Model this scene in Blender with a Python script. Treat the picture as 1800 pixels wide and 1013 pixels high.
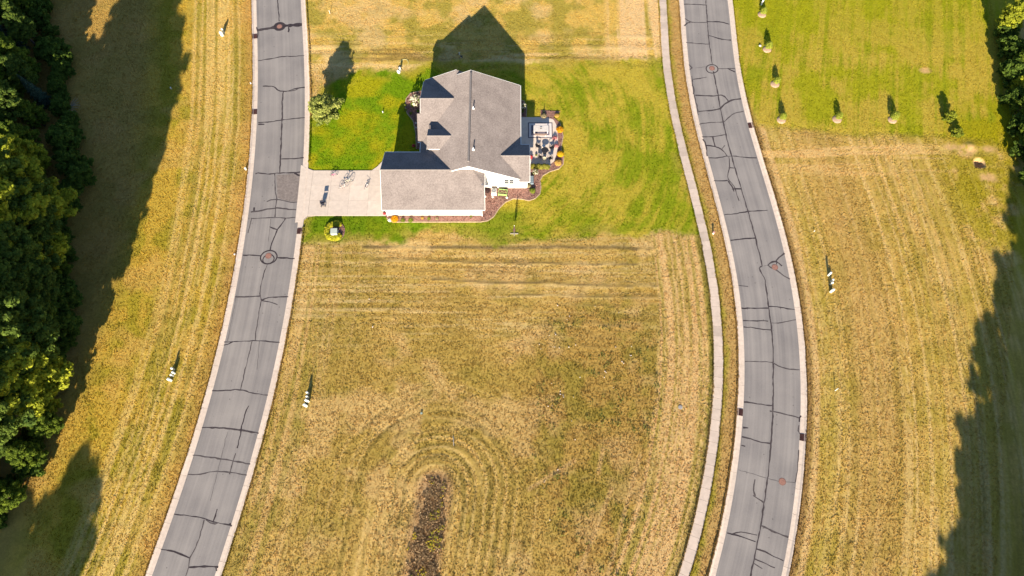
import bpy, math, random
import numpy as np
random.seed(7); rng = np.random.default_rng(7)
R = math.radians
scene = bpy.context.scene
for o in list(bpy.data.objects): bpy.data.objects.remove(o)

# ------------------------------------------------------------------ camera
TILT, FOC, CAMH = 22.0, 1230.0, 95.0
cam_d = bpy.data.cameras.new('camera'); cam = bpy.data.objects.new('camera', cam_d)
scene.collection.objects.link(cam); scene.camera = cam
cam.location = (0, 0, CAMH); cam.rotation_euler = (R(TILT), 0, 0)
cam_d.sensor_width = 36; cam_d.lens = 36*FOC/1800; cam_d.clip_start = 1; cam_d.clip_end = 8000

# ------------------------------------------------------------------ light
SUN_EL, SUN_AZ = 19.5, 4.5            # shadows fall to the north, 4.5 degrees east
w = bpy.data.worlds.new('World'); scene.world = w; w.use_nodes = True
nt = w.node_tree; bg = nt.nodes['Background']
sky = nt.nodes.new('ShaderNodeTexSky'); sky.sky_type = 'NISHITA'; sky.sun_disc = False
sky.sun_elevation = R(SUN_EL); sky.sun_rotation = R(180+SUN_AZ); sky.air_density = 1.0; sky.dust_density = 0.2; sky.ozone_density = 2.5
nt.links.new(sky.outputs[0], bg.inputs[0]); bg.inputs[1].default_value = 0.06
sd = bpy.data.lights.new('sun', 'SUN'); sd.energy = 5.0; sd.angle = R(0.5); sd.color = (1.0, 0.86, 0.66)
sun = bpy.data.objects.new('sun', sd); scene.collection.objects.link(sun)
sun.rotation_euler = (R(90-SUN_EL), 0, R(-SUN_AZ))
scene.view_settings.view_transform = 'Standard'; scene.view_settings.look = 'None'
scene.view_settings.exposure = 1.45; scene.view_settings.gamma = 1

# ------------------------------------------------------------------ helpers
_s, _c = math.sin(R(TILT)), math.cos(R(TILT))
def G(px, py, z=0.0):
    """survey point: pixel of the photograph -> point of the site at height z"""
    a = (px-900)/FOC; b = (506.5-py)/FOC
    dx, dy, dz = a, b*_c+_s, b*_s-_c
    k = (z-CAMH)/dz
    return (k*dx, k*dy, z)
def G2(l): return np.array([G(*p)[:2] for p in l])
COL = scene.collection
MATS = {}
def lin(c): return tuple(((v/255)/12.92 if v/255 <= .04045 else ((v/255+.055)/1.055)**2.4) for v in c)

def mat(name, rgb, rough=.85, noise=0.0, nscale=3.0, bump=0.0, bscale=20.0, spec=.25, metal=0.0, hue2=None):
    """procedural material: base colour varied by noise, optional bump"""
    if name in MATS: return MATS[name]
    m = bpy.data.materials.new(name); m.use_nodes = True; MATS[name] = m
    n, l = m.node_tree.nodes, m.node_tree.links
    b = n['Principled BSDF']; b.inputs['Roughness'].default_value = rough
    b.inputs['Specular IOR Level'].default_value = spec; b.inputs['Metallic'].default_value = metal
    co = n.new('ShaderNodeTexCoord')
    nz = n.new('ShaderNodeTexNoise'); nz.inputs['Scale'].default_value = nscale; nz.inputs['Detail'].default_value = 6; nz.inputs['Roughness'].default_value = .65
    l.new(co.outputs['Object'], nz.inputs['Vector'])
    mx = n.new('ShaderNodeMix'); mx.data_type = 'RGBA'
    d = tuple(v*(1-noise) for v in rgb) if hue2 is None else hue2
    u = tuple(min(.95, v*(1+noise)) for v in rgb)
    mx.inputs[6].default_value = (*d, 1); mx.inputs[7].default_value = (*u, 1)
    rp = n.new('ShaderNodeMapRange'); rp.inputs[1].default_value = .3; rp.inputs[2].default_value = .7
    l.new(nz.outputs[0], rp.inputs[0]); l.new(rp.outputs[0], mx.inputs[0]); l.new(mx.outputs[2], b.inputs['Base Color'])
    if bump:
        n2 = n.new('ShaderNodeTexNoise'); n2.inputs['Scale'].default_value = bscale; n2.inputs['Detail'].default_value = 4
        l.new(co.outputs['Object'], n2.inputs['Vector'])
        bp = n.new('ShaderNodeBump'); bp.inputs['Strength'].default_value = bump; bp.inputs['Distance'].default_value = .03
        l.new(n2.outputs[0], bp.inputs['Height']); l.new(bp.outputs[0], b.inputs['Normal'])
    return m

def tag(o, label=None, cat=None, group=None, kind=None):
    if label: o['label'] = label
    if cat: o['category'] = cat
    if group: o['group'] = group
    if kind: o['kind'] = kind
    return o
def empty(name, loc=(0,0,0), rz=0.0, label=None, cat=None, group=None, kind=None):
    o = bpy.data.objects.new(name, None); COL.objects.link(o); o.empty_display_size = .3
    o.location = loc; o.rotation_euler = (0, 0, rz)
    return tag(o, label, cat, group, kind)
def copy_tree(o, parent=None, kids=None):
    c = o.copy(); COL.objects.link(c)
    if parent is not None: c.parent = parent
    for ch in list(o.children): copy_tree(ch, c)
    return c

class MB:
    """collects shapes; build() links them as one mesh object"""
    def __init__(s): s.v = []; s.f = []
    def add(s, vs, fs):
        n = len(s.v); s.v += [tuple(p) for p in vs]; s.f += [tuple(i+n for i in f) for f in fs]; return s
    def box(s, x0, x1, y0, y1, z0, z1):
        return s.add([(x0,y0,z0),(x1,y0,z0),(x1,y1,z0),(x0,y1,z0),(x0,y0,z1),(x1,y0,z1),(x1,y1,z1),(x0,y1,z1)],
                     [(0,3,2,1),(4,5,6,7),(0,1,5,4),(1,2,6,5),(2,3,7,6),(3,0,4,7)])
    def prism(s, poly, z0, z1):
        n = len(poly); a = sum(poly[i][0]*poly[(i+1)%n][1]-poly[(i+1)%n][0]*poly[i][1] for i in range(n))
        if a < 0: poly = poly[::-1]
        vs = [(p[0],p[1],z0) for p in poly]+[(p[0],p[1],z1) for p in poly]
        return s.add(vs, [tuple(range(n-1,-1,-1)), tuple(range(n,2*n))]+[(i,(i+1)%n,n+(i+1)%n,n+i) for i in range(n)])
    def slab(s, pts, t):
        """planar polygon in 3D given a downward thickness t"""
        n = len(pts); a = np.array(pts, float); nr = np.zeros(3)
        for i in range(n): nr += np.cross(a[i]-a[0], a[(i+1)%n]-a[0])
        if nr[2] < 0: a = a[::-1]
        b = a.copy(); b[:,2] -= t
        return s.add(list(map(tuple, a))+list(map(tuple, b)), [tuple(range(n)), tuple(range(2*n-1,n-1,-1))]+[(i,n+i,n+(i+1)%n,(i+1)%n) for i in range(n)])
    def tube(s, pts, r, k=7, cap=True, r2=None):
        pts = [np.array(p, float) for p in pts]; n = len(pts); vs = []
        rs = [r]*n if r2 is None else [r+(r2-r)*i/(n-1) for i in range(n)]
        up = np.array((.13,.21,.97))
        for i, p in enumerate(pts):
            d = pts[min(i+1,n-1)]-pts[max(i-1,0)]; d /= (np.linalg.norm(d)+1e-9)
            a = np.cross(d, up)
            if np.linalg.norm(a) < .1: a = np.cross(d, (1,0,0))
            a /= np.linalg.norm(a); b = np.cross(d, a)
            for j in range(k):
                t = 2*math.pi*j/k; vs.append(tuple(p+rs[i]*(math.cos(t)*a+math.sin(t)*b)))
        fs = [(i*k+j, i*k+(j+1)%k, (i+1)*k+(j+1)%k, (i+1)*k+j) for i in range(n-1) for j in range(k)]
        if cap: fs += [tuple(range(k-1,-1,-1)), tuple(range((n-1)*k, n*k))]
        return s.add(vs, fs)
    def lathe(s, prof, k=16, c=(0,0,0), axis='z'):
        vs = []; n = len(prof)
        for r, z in prof:
            for j in range(k):
                t = 2*math.pi*j/k
                p = (r*math.cos(t), r*math.sin(t), z)
                if axis == 'y': p = (p[0], p[2], p[1])
                if axis == 'x': p = (p[2], p[0], p[1])
                vs.append((p[0]+c[0], p[1]+c[1], p[2]+c[2]))
        fs = [(i*k+j, i*k+(j+1)%k, (i+1)*k+(j+1)%k, (i+1)*k+j) for i in range(n-1) for j in range(k)]
        fs += [tuple(range(k-1,-1,-1)), tuple(range((n-1)*k, n*k))]
        return s.add(vs, fs)
    def torus(s, c, Rr, r, axis='y', k=20, j=6):
        vs = []
        for i in range(k):
            t = 2*math.pi*i/k
            for q in range(j):
                u = 2*math.pi*q/j; a = (Rr+r*math.cos(u)); p = (a*math.cos(t), r*math.sin(u), a*math.sin(t))
                if axis == 'z': p = (p[0], p[2], p[1])
                if axis == 'x': p = (p[1], p[0], p[2])
                vs.append((c[0]+p[0], c[1]+p[1], c[2]+p[2]))
        fs = [(i*j+q, i*j+(q+1)%j, ((i+1)%k)*j+(q+1)%j, ((i+1)%k)*j+q) for i in range(k) for q in range(j)]
        return s.add(vs, fs)
    def mesh(s, name, m, smooth=False):
        me = bpy.data.meshes.new(name); me.from_pydata(s.v, [], s.f); me.materials.append(m)
        import bmesh
        bm = bmesh.new(); bm.from_mesh(me); bmesh.ops.recalc_face_normals(bm, faces=bm.faces); bm.to_mesh(me); bm.free()
        if smooth: me.polygons.foreach_set('use_smooth', [True]*len(me.polygons))
        me.update(); return me
    def build(s, name, m, parent=None, smooth=False, loc=None):
        o = bpy.data.objects.new(name, s.mesh(name, m, smooth)); COL.objects.link(o)
        if parent is not None: o.parent = parent
        if loc is not None: o.location = loc
        return o

def np_mesh(name, verts, faces, m, col=None, uv=None, smooth=False):
    """fast mesh from arrays; faces is (n,3) or (n,4)"""
    me = bpy.data.meshes.new(name); k = faces.shape[1]
    me.vertices.add(len(verts)); me.vertices.foreach_set('co', np.ascontiguousarray(verts, dtype=np.float32).ravel())
    me.loops.add(faces.size); me.loops.foreach_set('vertex_index', faces.astype(np.int32).ravel())
    me.polygons.add(len(faces)); me.polygons.foreach_set('loop_start', np.arange(0, faces.size, k, dtype=np.int32))
    me.polygons.foreach_set('loop_total', np.full(len(faces), k, dtype=np.int32))
    if smooth: me.polygons.foreach_set('use_smooth', np.ones(len(faces), dtype=bool))
    me.update(calc_edges=True)
    if col is not None:
        a = me.color_attributes.new('Col', 'FLOAT_COLOR', 'POINT')
        a.data.foreach_set('color', np.c_[np.clip(col, 0, 1), np.ones(len(col))].astype(np.float32).ravel())
    if uv is not None:
        l = me.uv_layers.new(name='UVMap'); l.data.foreach_set('uv', uv[faces.ravel()].astype(np.float32).ravel())
    me.materials.append(m); me.validate(); return me
def link(me, name, parent=None):
    o = bpy.data.objects.new(name, me); COL.objects.link(o)
    if parent is not None: o.parent = parent
    return o

# numpy noise
_perm = rng.random((512, 512)).astype(np.float32)
def vnoise(x, y):
    xi = np.floor(x).astype(int); yi = np.floor(y).astype(int); fx = x-xi; fy = y-yi
    fx = fx*fx*(3-2*fx); fy = fy*fy*(3-2*fy)
    a = _perm[xi%512, yi%512]; b = _perm[(xi+1)%512, yi%512]; c = _perm[xi%512, (yi+1)%512]; d = _perm[(xi+1)%512, (yi+1)%512]
    return (a*(1-fx)+b*fx)*(1-fy)+(c*(1-fx)+d*fx)*fy
def fbm(x, y, o=4, g=.55):
    t = 0; a = 1; s = 0
    for i in range(o):
        t = t+a*vnoise(x*2**i+17.3*i, y*2**i+9.1*i); s += a; a *= g
    return t/s
def sstep(a, b, x):
    t = np.clip((x-a)/(b-a), 0, 1); return t*t*(3-2*t)
def sdf_poly(x, y, poly):
    """signed distance to polygon, negative inside"""
    d = np.full(x.shape, 1e9); ins = np.zeros(x.shape, bool); n = len(poly)
    for i in range(n):
        ax, ay = poly[i]; bx, by = poly[(i+1)%n]
        ex, ey = bx-ax, by-ay; t = np.clip(((x-ax)*ex+(y-ay)*ey)/(ex*ex+ey*ey+1e-9), 0, 1)
        d = np.minimum(d, np.hypot(x-ax-t*ex, y-ay-t*ey))
        c = (ay > y) != (by > y)
        ins ^= c & (x < (bx-ax)*(y-ay)/(by-ay+1e-12)+ax)
    return np.where(ins, -d, d)
def dist_line(x, y, pts):
    d = np.full(x.shape, 1e9)
    for i in range(len(pts)-1):
        ax, ay = pts[i]; bx, by = pts[i+1]; ex, ey = bx-ax, by-ay
        t = np.clip(((x-ax)*ex+(y-ay)*ey)/(ex*ex+ey*ey+1e-9), 0, 1)
        d = np.minimum(d, np.hypot(x-ax-t*ex, y-ay-t*ey))
    return d

# ------------------------------------------------------------------ survey of the roads and paths
LL = [(450,0),(452,50),(453,125),(452,200),(449,253),(444,303),(437,353),(430,403),(423,453),(415,503),(396,600),(374,681),(353,758),(339,800),(329,834),(305,904),(282,966),(267,1012)]
LR = [(529,0),(532,50),(535,125),(537,200),(536,253),(533,303),(529.5,353),(527,382),(518,453),(512,503),(508,522),(492,601),(471,695),(457,756),(440,815),(435,834),(408,924),(384,996)]
RL = [(1201,0),(1204,50),(1209,100),(1217,150),(1227,200),(1235,250),(1254.5,315),(1272.5,378),(1284,423),(1297.5,503),(1303,543),(1307.5,600),(1309,636),(1307.5,706),(1304,769),(1297.5,826),(1284,899),(1277,938),(1258,1012)]
RR = [(1280.5,0),(1286,70),(1292.5,120),(1304,175),(1316,225),(1329.5,278),(1349,335),(1358,365),(1376,428),(1389,490),(1397,543),(1399,563),(1405.5,651),(1407,731),(1406,770),(1399,846),(1386,944),(1378,984),(1374.5,1012)]
SW = [(1165,0),(1170,100),(1176.5,150),(1185.5,200),(1196,250),(1212.5,315),(1229.5,378),(1242.5,440),(1254.5,503),(1262,581),(1262.5,656),(1260.5,706),(1257,756),(1249.5,809),(1242,859),(1230,909),(1219,959),(1202,1009)]
def fit(lst, deg=6):
    """x as a smooth function of y, linear past the ends"""
    P = np.vstack([G2(l) for l in lst]) if isinstance(lst[0][0], tuple) else G2(lst)
    y0, y1 = P[:,1].min(), P[:,1].max()
    return P, y0, y1
def curve(edges, deg=6):
    Ps = [G2(e) for e in edges]; ys = np.linspace(max(p[:,1].min() for p in Ps), min(p[:,1].max() for p in Ps), 80)
    X = np.mean([np.interp(ys, p[::-1,1], p[::-1,0]) for p in Ps], axis=0)
    c = np.polynomial.Polynomial.fit(ys, X, deg); d = c.deriv(); y0, y1 = ys[0], ys[-1]
    def f(y):
        y = np.asarray(y, float); yc = np.clip(y, y0, y1)
        dv = np.where(y < y0, d(y0+1.5), np.where(y > y1, d(y1-1.5), 0))
        return c(yc)+dv*(y-yc)
    return f
f_left, f_right, f_walk = curve([LL, LR]), curve([RL, RR]), curve([SW])
HALF, CURBW = 3.86, 0.84
YS = np.arange(-60, 150.1, 1.0)
def polyline(f, ys=YS): return np.c_[f(ys), ys]
PL, PR, PW = polyline(f_left), polyline(f_right), polyline(f_walk)
def sd_curve(x, y, f):
    e = .5; s = (f(y+e)-f(y-e))/(2*e); return (x-f(y))/np.sqrt(1+s*s)      # + to the east
PITS = [(G(1722,287)[:2], .82, .8)]
LAWN = G2([(520,330),(520,240),(548,200),(562,150),(600,138),(640,116),(700,126),(755,106),(850,110),(925,110),(1010,103),(1100,104),(1168,98),(1180,160),(1205,290),(1225,360),(1240,412),(1200,414),(1170,403),(1120,420),(1060,412),(990,424),(930,420),(870,436),(800,412),(745,404),(700,428),(640,424),(600,424),(565,432),(530,428)])
NELAWN = G2([(1270,-80),(1820,-80),(1790,60),(1800,200),(1790,275),(1745,250),(1680,244),(1600,238),(1500,240),(1440,232),(1380,228),(1330,222),(1300,140)])
EDGE_L = [(80,-120),(92,0),(108,90),(122,190),(148,300),(158,368),(128,440),(122,520),(118,620),(112,700),(78,790),(38,862),(-10,925)]
ROUGH = G2([(955,560),(1010,530),(1165,520),(1168,640),(1160,780),(1140,900),(1118,1030),(1010,1030),(960,900),(930,800),(935,690)])
WEEDS = G2([(755,845),(768,840),(784,848),(783,880),(774,950),(765,1030),(712,1030),(726,960),(741,890)])
DIRT = [(G(1627,125)[:2], .7), (G(1702,263)[:2], 1.5), (G(1672,259)[:2], 1.2), (G(1735,262)[:2], 1.0), (G(1735,312)[:2], 1.2)]
SEG = (G(765,860)[:2], G(735,1030)[:2])

def mixc(a, b, t): return a+(b-a)*t[:, None]
def A(*c): return np.array(lin(c))/np.array((1.46, 1.42, 1.30))
def tracks(d, sp, wd, x, y, seed):
    """thin lines left by mower wheels, sp metres apart, fading in and out"""
    n = np.floor(d/sp); off = vnoise(n*3.7+seed, n*0+seed)*.5*sp; q = np.abs((d-n*sp)-sp*.5-off+.25*sp+(fbm(x*.25+seed, y*.25, 2)-.5)*.35)
    return sstep(wd, wd*.3, q)*sstep(.42, .62, fbm(x*.07+seed*3, y*.045+n*.37, 3)*.6+vnoise(n*1.9+seed, n*0+2.0)*.4)
def gcol(x, y):
    """albedo of the grass cover at (x, y): species, mowing and drought, plus a painted shade tint by the western wood"""
    n1 = fbm(x*.09, y*.09, 4); n2 = fbm(x*.35+40, y*.35, 4); n3 = fbm(x*1.6+11, y*1.6+5, 3); n4 = fbm(x*.2+90, y*.2+33, 3)
    wob = (n2-.5)*3.0
    dl, dr, dw = sd_curve(x, y, f_left), sd_curve(x, y, f_right), sd_curve(x, y, f_walk)
    gold, straw, olive, green, brown, pale = A(205,170,78), A(222,184,116), A(168,148,62), A(126,140,34), A(176,134,82), A(232,202,138)
    yel = A(205,178,52)
    c = np.repeat(gold[None], len(x), 0)
    # --- centre field
    mid = (dl > 0) & (dw < 0)
    cm = mixc(np.repeat(A(208,172,92)[None], len(x), 0), np.repeat(A(192,160,78)[None], len(x), 0), sstep(.4, .62, n1))
    cm = mixc(cm, straw[None], .75*sstep(.52, .68, n4))
    cm = mixc(cm, olive[None], .45*sstep(.55, .75, n2))
    lanes = fbm((dl-HALF)*2.2, y*.03+5, 3, .7)
    cm = mixc(cm, straw[None], sstep(11, 3, dl-HALF)*sstep(.42, .66, lanes)*.7)
    cm = mixc(cm, A(150,140,56)[None], sstep(11, 3, dl-HALF)*sstep(.48, .34, lanes)*.45)
    row = fbm(x*.05+3, (y+.012*x+wob*.12)*2.6, 4, .75)
    hz = sstep(27, 35, y+wob)*sstep(50, 46, y)
    cm = mixc(cm, pale[None], hz*sstep(.5, .70, row)*.6)
    cm = mixc(cm, A(150,124,72)[None], hz*sstep(.46, .3, row)*.5*sstep(.36, .56, fbm(x*.16+7, y*.3, 3)))
    for px0, py0, px1, py1, wd in ((640,434,1150,437,.22),(650,458,1120,466,.12),(760,492,1160,505,.12),(900,518,1165,524,.1),(1000,535,1090,540,.1),(1020,610,1070,616,.12),(1014,654,1066,660,.12),(990,566,1100,576,.1),(1020,690,1080,692,.1)):
        a, b = G(px0, py0)[:2], G(px1, py1)[:2]
        d = dist_line(x, y+(n4-.5)*.5, [a, b]); cm = mixc(cm, A(96,80,56)[None], sstep(wd*2, wd*.5, d)*.7*sstep(.36, .6, n2+.1))
    # mowing loops round the uncut strip
    ds = dist_line(x, y, SEG); lp = fbm(ds*2.1+wob*.15, np.arctan2(y-SEG[0][1], x-SEG[0][0])*1.2+4, 3, .6)
    th_ = np.arctan2(y-SEG[0][1], x-SEG[0][0]); amp = (.25+.75*sstep(.38, .6, fbm(x*.13+61, y*.13, 3)))*(.55+.45*sstep(-.6, .9, np.sin(th_-.5)*-1+.3*np.sin(th_*2)))
    lw = sstep(18, 8, ds+wob*2.5)*amp*.85
    cm = mixc(cm, A(226,188,110)[None], lw*sstep(.48, .68, lp)*.8); cm = mixc(cm, A(128,116,58)[None], lw*sstep(.47, .3, lp)*.65)
    cm = mixc(cm, A(196,156,112)[None], sstep(3.2, 1.6, ds)*.7); cm = mixc(cm, A(138,106,70)[None], sstep(.5, -.6, sdf_poly(x, y, WEEDS)+wob*.25)*.8)
    tk = tracks(ds, 1.25, .26, x, y, 5)*sstep(2, 3.5, ds)*sstep(19, 10, ds+wob*2.5)
    cm = mixc(cm, A(232,196,120)[None], tk*.7); cm = mixc(cm, A(120,106,52)[None], tracks(ds+.5, 1.25, .2, x, y, 9)*sstep(2, 3.5, ds)*sstep(15, 9, ds+wob*2)*.55)
    cm = mixc(cm, A(230,192,124)[None], tracks(dl-HALF, 1.05, .2, x, y, 3)*sstep(1.5, 2.5, dl-HALF)*sstep(14, 8, dl-HALF)*.55)
    # rough unmown patch
    sr = sdf_poly(x, y, ROUGH)+wob*1.6; rg = sstep(3.5, -3.0, sr)
    rc = mixc(np.repeat(A(188,150,78)[None], len(x), 0), A(160,140,56)[None], sstep(.46, .62, n2)); rc = mixc(rc, A(200,164,104)[None], sstep(.5, .7, n4)*.5)
    cm = mixc(cm, rc, rg*.6)
    for q in (((1075,860),(1015,1013)),((1125,800),(1068,1013)),((1060,790),(1052,830)),((930,860),(1010,810))):
        d = dist_line(x, y, G2(q)); cm = mixc(cm, A(214,176,112)[None], sstep(.45, .1, d)*.8)
    # strip west of the sidewalk
    ln = fbm(dw*2.4, y*.025+50, 3, .7); sw = sstep(-8.6, -8.0, dw+(n2-.5)*1.0)*sstep(52, 48, y)
    sc = mixc(np.repeat(A(200,168,92)[None], len(x), 0), A(226,186,122)[None], sstep(.42, .6, ln)); sc = mixc(sc, A(172,154,66)[None], sstep(.5, .34, ln)*.65)
    sc = mixc(sc, A(236,200,132)[None], tracks(-dw, 1.0, .2, x, y, 21)*.6)
    cm = mixc(cm, sc, sw)
    cm = mixc(cm, A(112,112,40)[None], sstep(.4, .1, np.abs(dw+.95))*.6)
    # field north of the lawn
    nf = sstep(76, 79, y); nc = mixc(np.repeat(A(222,186,94)[None], len(x), 0), A(184,164,70)[None], sstep(.42, .62, n2)); nc = mixc(nc, A(232,196,130)[None], sstep(.5, .7, n4)*.7)
    rown = fbm(x*.06, (y+wob*.1)*.9+20, 4, .7); hn = sstep(88, 81, y)
    nc = mixc(nc, A(240,206,140)[None], hn*sstep(.5, .65, rown)*.8); nc = mixc(nc, A(140,112,62)[None], hn*sstep(.42, .3, rown)*.6)
    lnn = fbm(dw*1.3+7, y*.02, 3); nc = mixc(nc, A(236,200,140)[None], sstep(-11, -8, dw)*sstep(.45, .6, lnn))
    cm = mixc(cm, nc, nf)
    # lawn of the house
    sl = sdf_poly(x, y, LAWN)+wob*.35; lw2 = sstep(.5, -.7, sl+(n3-.5)*1.2)
    west = sstep(-8, -16, x)
    rr_ = np.hypot(x+4, (y-66)*.9); diag = fbm(rr_*1.7+wob*.6, np.arctan2(y-66, x+4)*3.0+8, 4, .75)*.5+n2*.25+n4*.25
    lc = mixc(np.repeat(A(158,160,30)[None], len(x), 0), A(200,178,62)[None], np.clip(sstep(.36, .62, n4*.3+diag*.7)*(1-.45*west), 0, 1))
    lc = mixc(lc, A(130,150,18)[None], sstep(.54, .36, diag)*.55)
    lw3 = mixc(np.repeat(A(124,156,12)[None], len(x), 0), A(178,172,20)[None], sstep(.40, .62, n2*.6+n4*.4)); lc = mixc(lc, lw3, west*.9)
    strip = sstep(52.5, 50.5, y)*sstep(6, -2, x); lc = mixc(lc, A(112,138,18)[None], strip*.7)
    lc = mixc(lc, A(190,164,76)[None], sstep(-2.6, -.4, sl)*.55*sstep(.4, .6, n2))
    cm = mixc(cm, lc, lw2)
    c = np.where(mid[:, None], cm, c)
    # --- field west of the left road
    wl = dl < 0; d = -dl-HALF; ln = fbm(d*1.7+wob*.08, y*.025+70, 3, .7)
    cw = mixc(np.repeat(A(206,172,66)[None], len(x), 0), A(178,158,48)[None], sstep(.42, .62, n2)); cw = mixc(cw, A(220,178,92)[None], sstep(.5, .7, n4)*.6)
    cw = mixc(cw, A(186,148,86)[None], sstep(15, 21, d+wob)*.65)  # browner tint painted in for the wood's shade on the far grass
    st = sstep(1.5, 4, d)*sstep(12.5, 10.5, d)
    cw = mixc(cw, A(232,198,118)[None], st*sstep(.44, .66, ln)*.75); cw = mixc(cw, A(168,150,72)[None], st*sstep(.46, .32, ln)*.55)
    cw = mixc(cw, A(238,204,126)[None], tracks(d, 1.15, .24, x, y, 31)*st*.75)
    cw = mixc(cw, A(206,160,94)[None], sstep(3.8, 1.2, d)*.6)
    c = np.where(wl[:, None], cw, c)
    # --- boulevard between sidewalk and right road
    bl = (dw >= 0) & (dr < 0); t = (dw-.7)/np.maximum((-dr-HALF-CURBW)+(dw-.7), .1)
    cb = mixc(np.repeat(A(176,160,60)[None], len(x), 0), A(204,166,98)[None], sstep(.05, .45, t+(n2-.5)*.6)); cb = mixc(cb, A(176,138,80)[None], sstep(.5, .7, n3)*.5)
    c = np.where(bl[:, None], cb, c)
    # --- east of the right road
    er = dr >= 0; d = dr-HALF; ln = fbm(d*1.8+wob*.1, y*.018+30, 4, .7); ln2 = fbm(d*2.3, y*.03+3, 3)
    ce = mixc(np.repeat(A(210,174,90)[None], len(x), 0), A(190,162,72)[None], sstep(.42, .6, n2*.5+n1*.5)); ce = mixc(ce, A(224,184,108)[None], sstep(.5, .66, n4)*.6)
    ce = mixc(ce, A(236,202,132)[None], sstep(.5, .68, ln)*.6); ce = mixc(ce, A(168,146,62)[None], sstep(.46, .32, ln)*.5)
    ce = mixc(ce, A(196,170,66)[None], sstep(10, 20, d+wob)*sstep(.5, .66, ln2)*.45)
    ce = mixc(ce, A(198,160,92)[None], sstep(15.5, 12.5, d+wob*.6)*sstep(6, 9.5, d+wob*.6)*.4)
    ce = mixc(ce, A(186,164,62)[None], sstep(2.0, 3.8, d+wob*.6)*sstep(7.5, 4.2, d+wob*.6)*.5*sstep(.32, .6, n2*.5+ln2*.5+.06))
    ce = mixc(ce, A(228,190,128)[None], sstep(1.6, 2.0, d)*sstep(2.9, 2.4, d)*.8)
    ce = mixc(ce, A(158,124,74)[None], sstep(1.9, 1.5, d)*.85)
    ce = mixc(ce, A(238,204,134)[None], tracks(d, 1.5, .22, x, y, 41)*sstep(3, 5, d)*.65); ce = mixc(ce, A(150,132,56)[None], tracks(d+.6, 1.5, .2, x, y, 47)*sstep(12, 15, d)*.5)
    sn = sdf_poly(x, y, NELAWN)+wob*.5; nw = sstep(.8, -.8, sn)
    g1 = fbm((x-.22*y)*1.5, (y+.2*x)*.05, 4, .7); ne = mixc(np.repeat(A(170,166,30)[None], len(x), 0), A(196,172,64)[None], sstep(.42, .60, n4*.6+g1*.4)); ne = mixc(ne, A(142,150,24)[None], sstep(.50, .34, g1*.7+n2*.3)*.6)
    ne = mixc(ne, A(166,164,22)[None], sstep(78, 92, y)*.45)
    ce = mixc(ce, ne, nw)
    hzs = sstep(.6, 2.5, sn)*sstep(10, 5, sn)*sstep(.5, .64, fbm(x*.05, y*.9+3, 4, .7)); ce = mixc(ce, A(236,196,126)[None], hzs*.8)
    gx, gy = G(1780, 330)[:2]; ce = mixc(ce, A(170,156,18)[None], sstep(15, 7, np.hypot(x-gx, (y-gy)*.75)+wob*1.6)*.75*sstep(.3, .5, n2))
    c = np.where(er[:, None], ce, c)
    for (p, r) in DIRT:
        c = mixc(c, A(222,178,118)[None], sstep(r, r*.35, np.hypot((x-p[0])*.55, y-p[1])+wob*.6)*.9*sstep(.26, .44, n3))
    for (p, r, dp) in PITS:
        c = mixc(c, A(214,174,122)[None], sstep(r*1.35, r*1.0, np.hypot(x-p[0], y-p[1])))
    c = c*(.97+.20*n3)[:, None]*np.array((.985, 1.0, 1.02))[None]
    return np.clip(c, .004, .8)
def RELIEF(x, y):
    """low windrows of clippings left by the mower, in metres"""
    n2 = fbm(x*.35+40, y*.35, 4); n4 = fbm(x*.2+90, y*.2+33, 3); wob = (n2-.5)*3.0
    dl, dr, dw = sd_curve(x, y, f_left), sd_curve(x, y, f_right), sd_curve(x, y, f_walk)
    row = fbm(x*.05+3, (y+.012*x+wob*.12)*2.2, 2, .6); hz = sstep(27, 35, y+wob)*sstep(50, 46, y)*(dl > 5)*(dw < -8)
    ds = dist_line(x, y, SEG); lp = fbm(ds*1.5+wob*.12, np.arctan2(y-SEG[0][1], x-SEG[0][0])*1.2+4, 2, .6); lw = sstep(17, 8, ds+wob*2.5)*sstep(1.5, 3, ds)*(dl > 4)*(dw < -2)*(.2+.8*sstep(.38, .6, fbm(x*.13+61, y*.13, 3)))
    rown = fbm(x*.06, (y+wob*.1)*1.2+20, 2, .6); hn = sstep(77, 79, y)*sstep(90, 83, y)*(dl > 4)*(dw < -2)
    le = fbm(dr*1.4, y*.02+30, 2)*(dr > 8)*(1-sstep(1, -1, sdf_poly(x, y, NELAWN)))
    z = .09*hz*(row-.5)*(.3+1.0*n4)+.13*lw*(lp-.5)+.14*hn*(rown-.5)+.08*(le-.5)*(le > 0)
    for px0, py0, px1, py1, wd in ((640,434,1150,437,.3),(650,458,1120,466,.25),(760,492,1160,505,.25),(900,518,1165,524,.22),(1000,535,1090,540,.22),(1020,610,1070,616,.25),(1014,654,1066,660,.25),(990,566,1100,576,.22)):
        d = dist_line(x, y+(n4-.5)*.5, [G(px0, py0)[:2], G(px1, py1)[:2]]); z = z+.05*sstep(wd*1.6, 0, d)
    return z
def paved(x, y):
    """distance outside of any pavement or bed (negative = paved)"""
    d = np.minimum(np.abs(sd_curve(x, y, f_left))-HALF-CURBW, np.abs(sd_curve(x, y, f_right))-HALF-CURBW)
    d = np.minimum(d, np.abs(sd_curve(x, y, f_walk))-.70)
    for p in FLAT: d = np.minimum(d, sdf_poly(x, y, p))
    return d
DRIVE = [(-31.9,49.3),(-31.2,50.1),(-30,50.28),(-19.1,50.28),(-19.1,58.9),(-19.2,60.3),(-20.3,60.2),(-21.2,58.9),(-22.0,58.3),(-31.0,58.3),(-31.9,58.6),(-32.6,59.3),(-33.2,59.4)]
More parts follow.
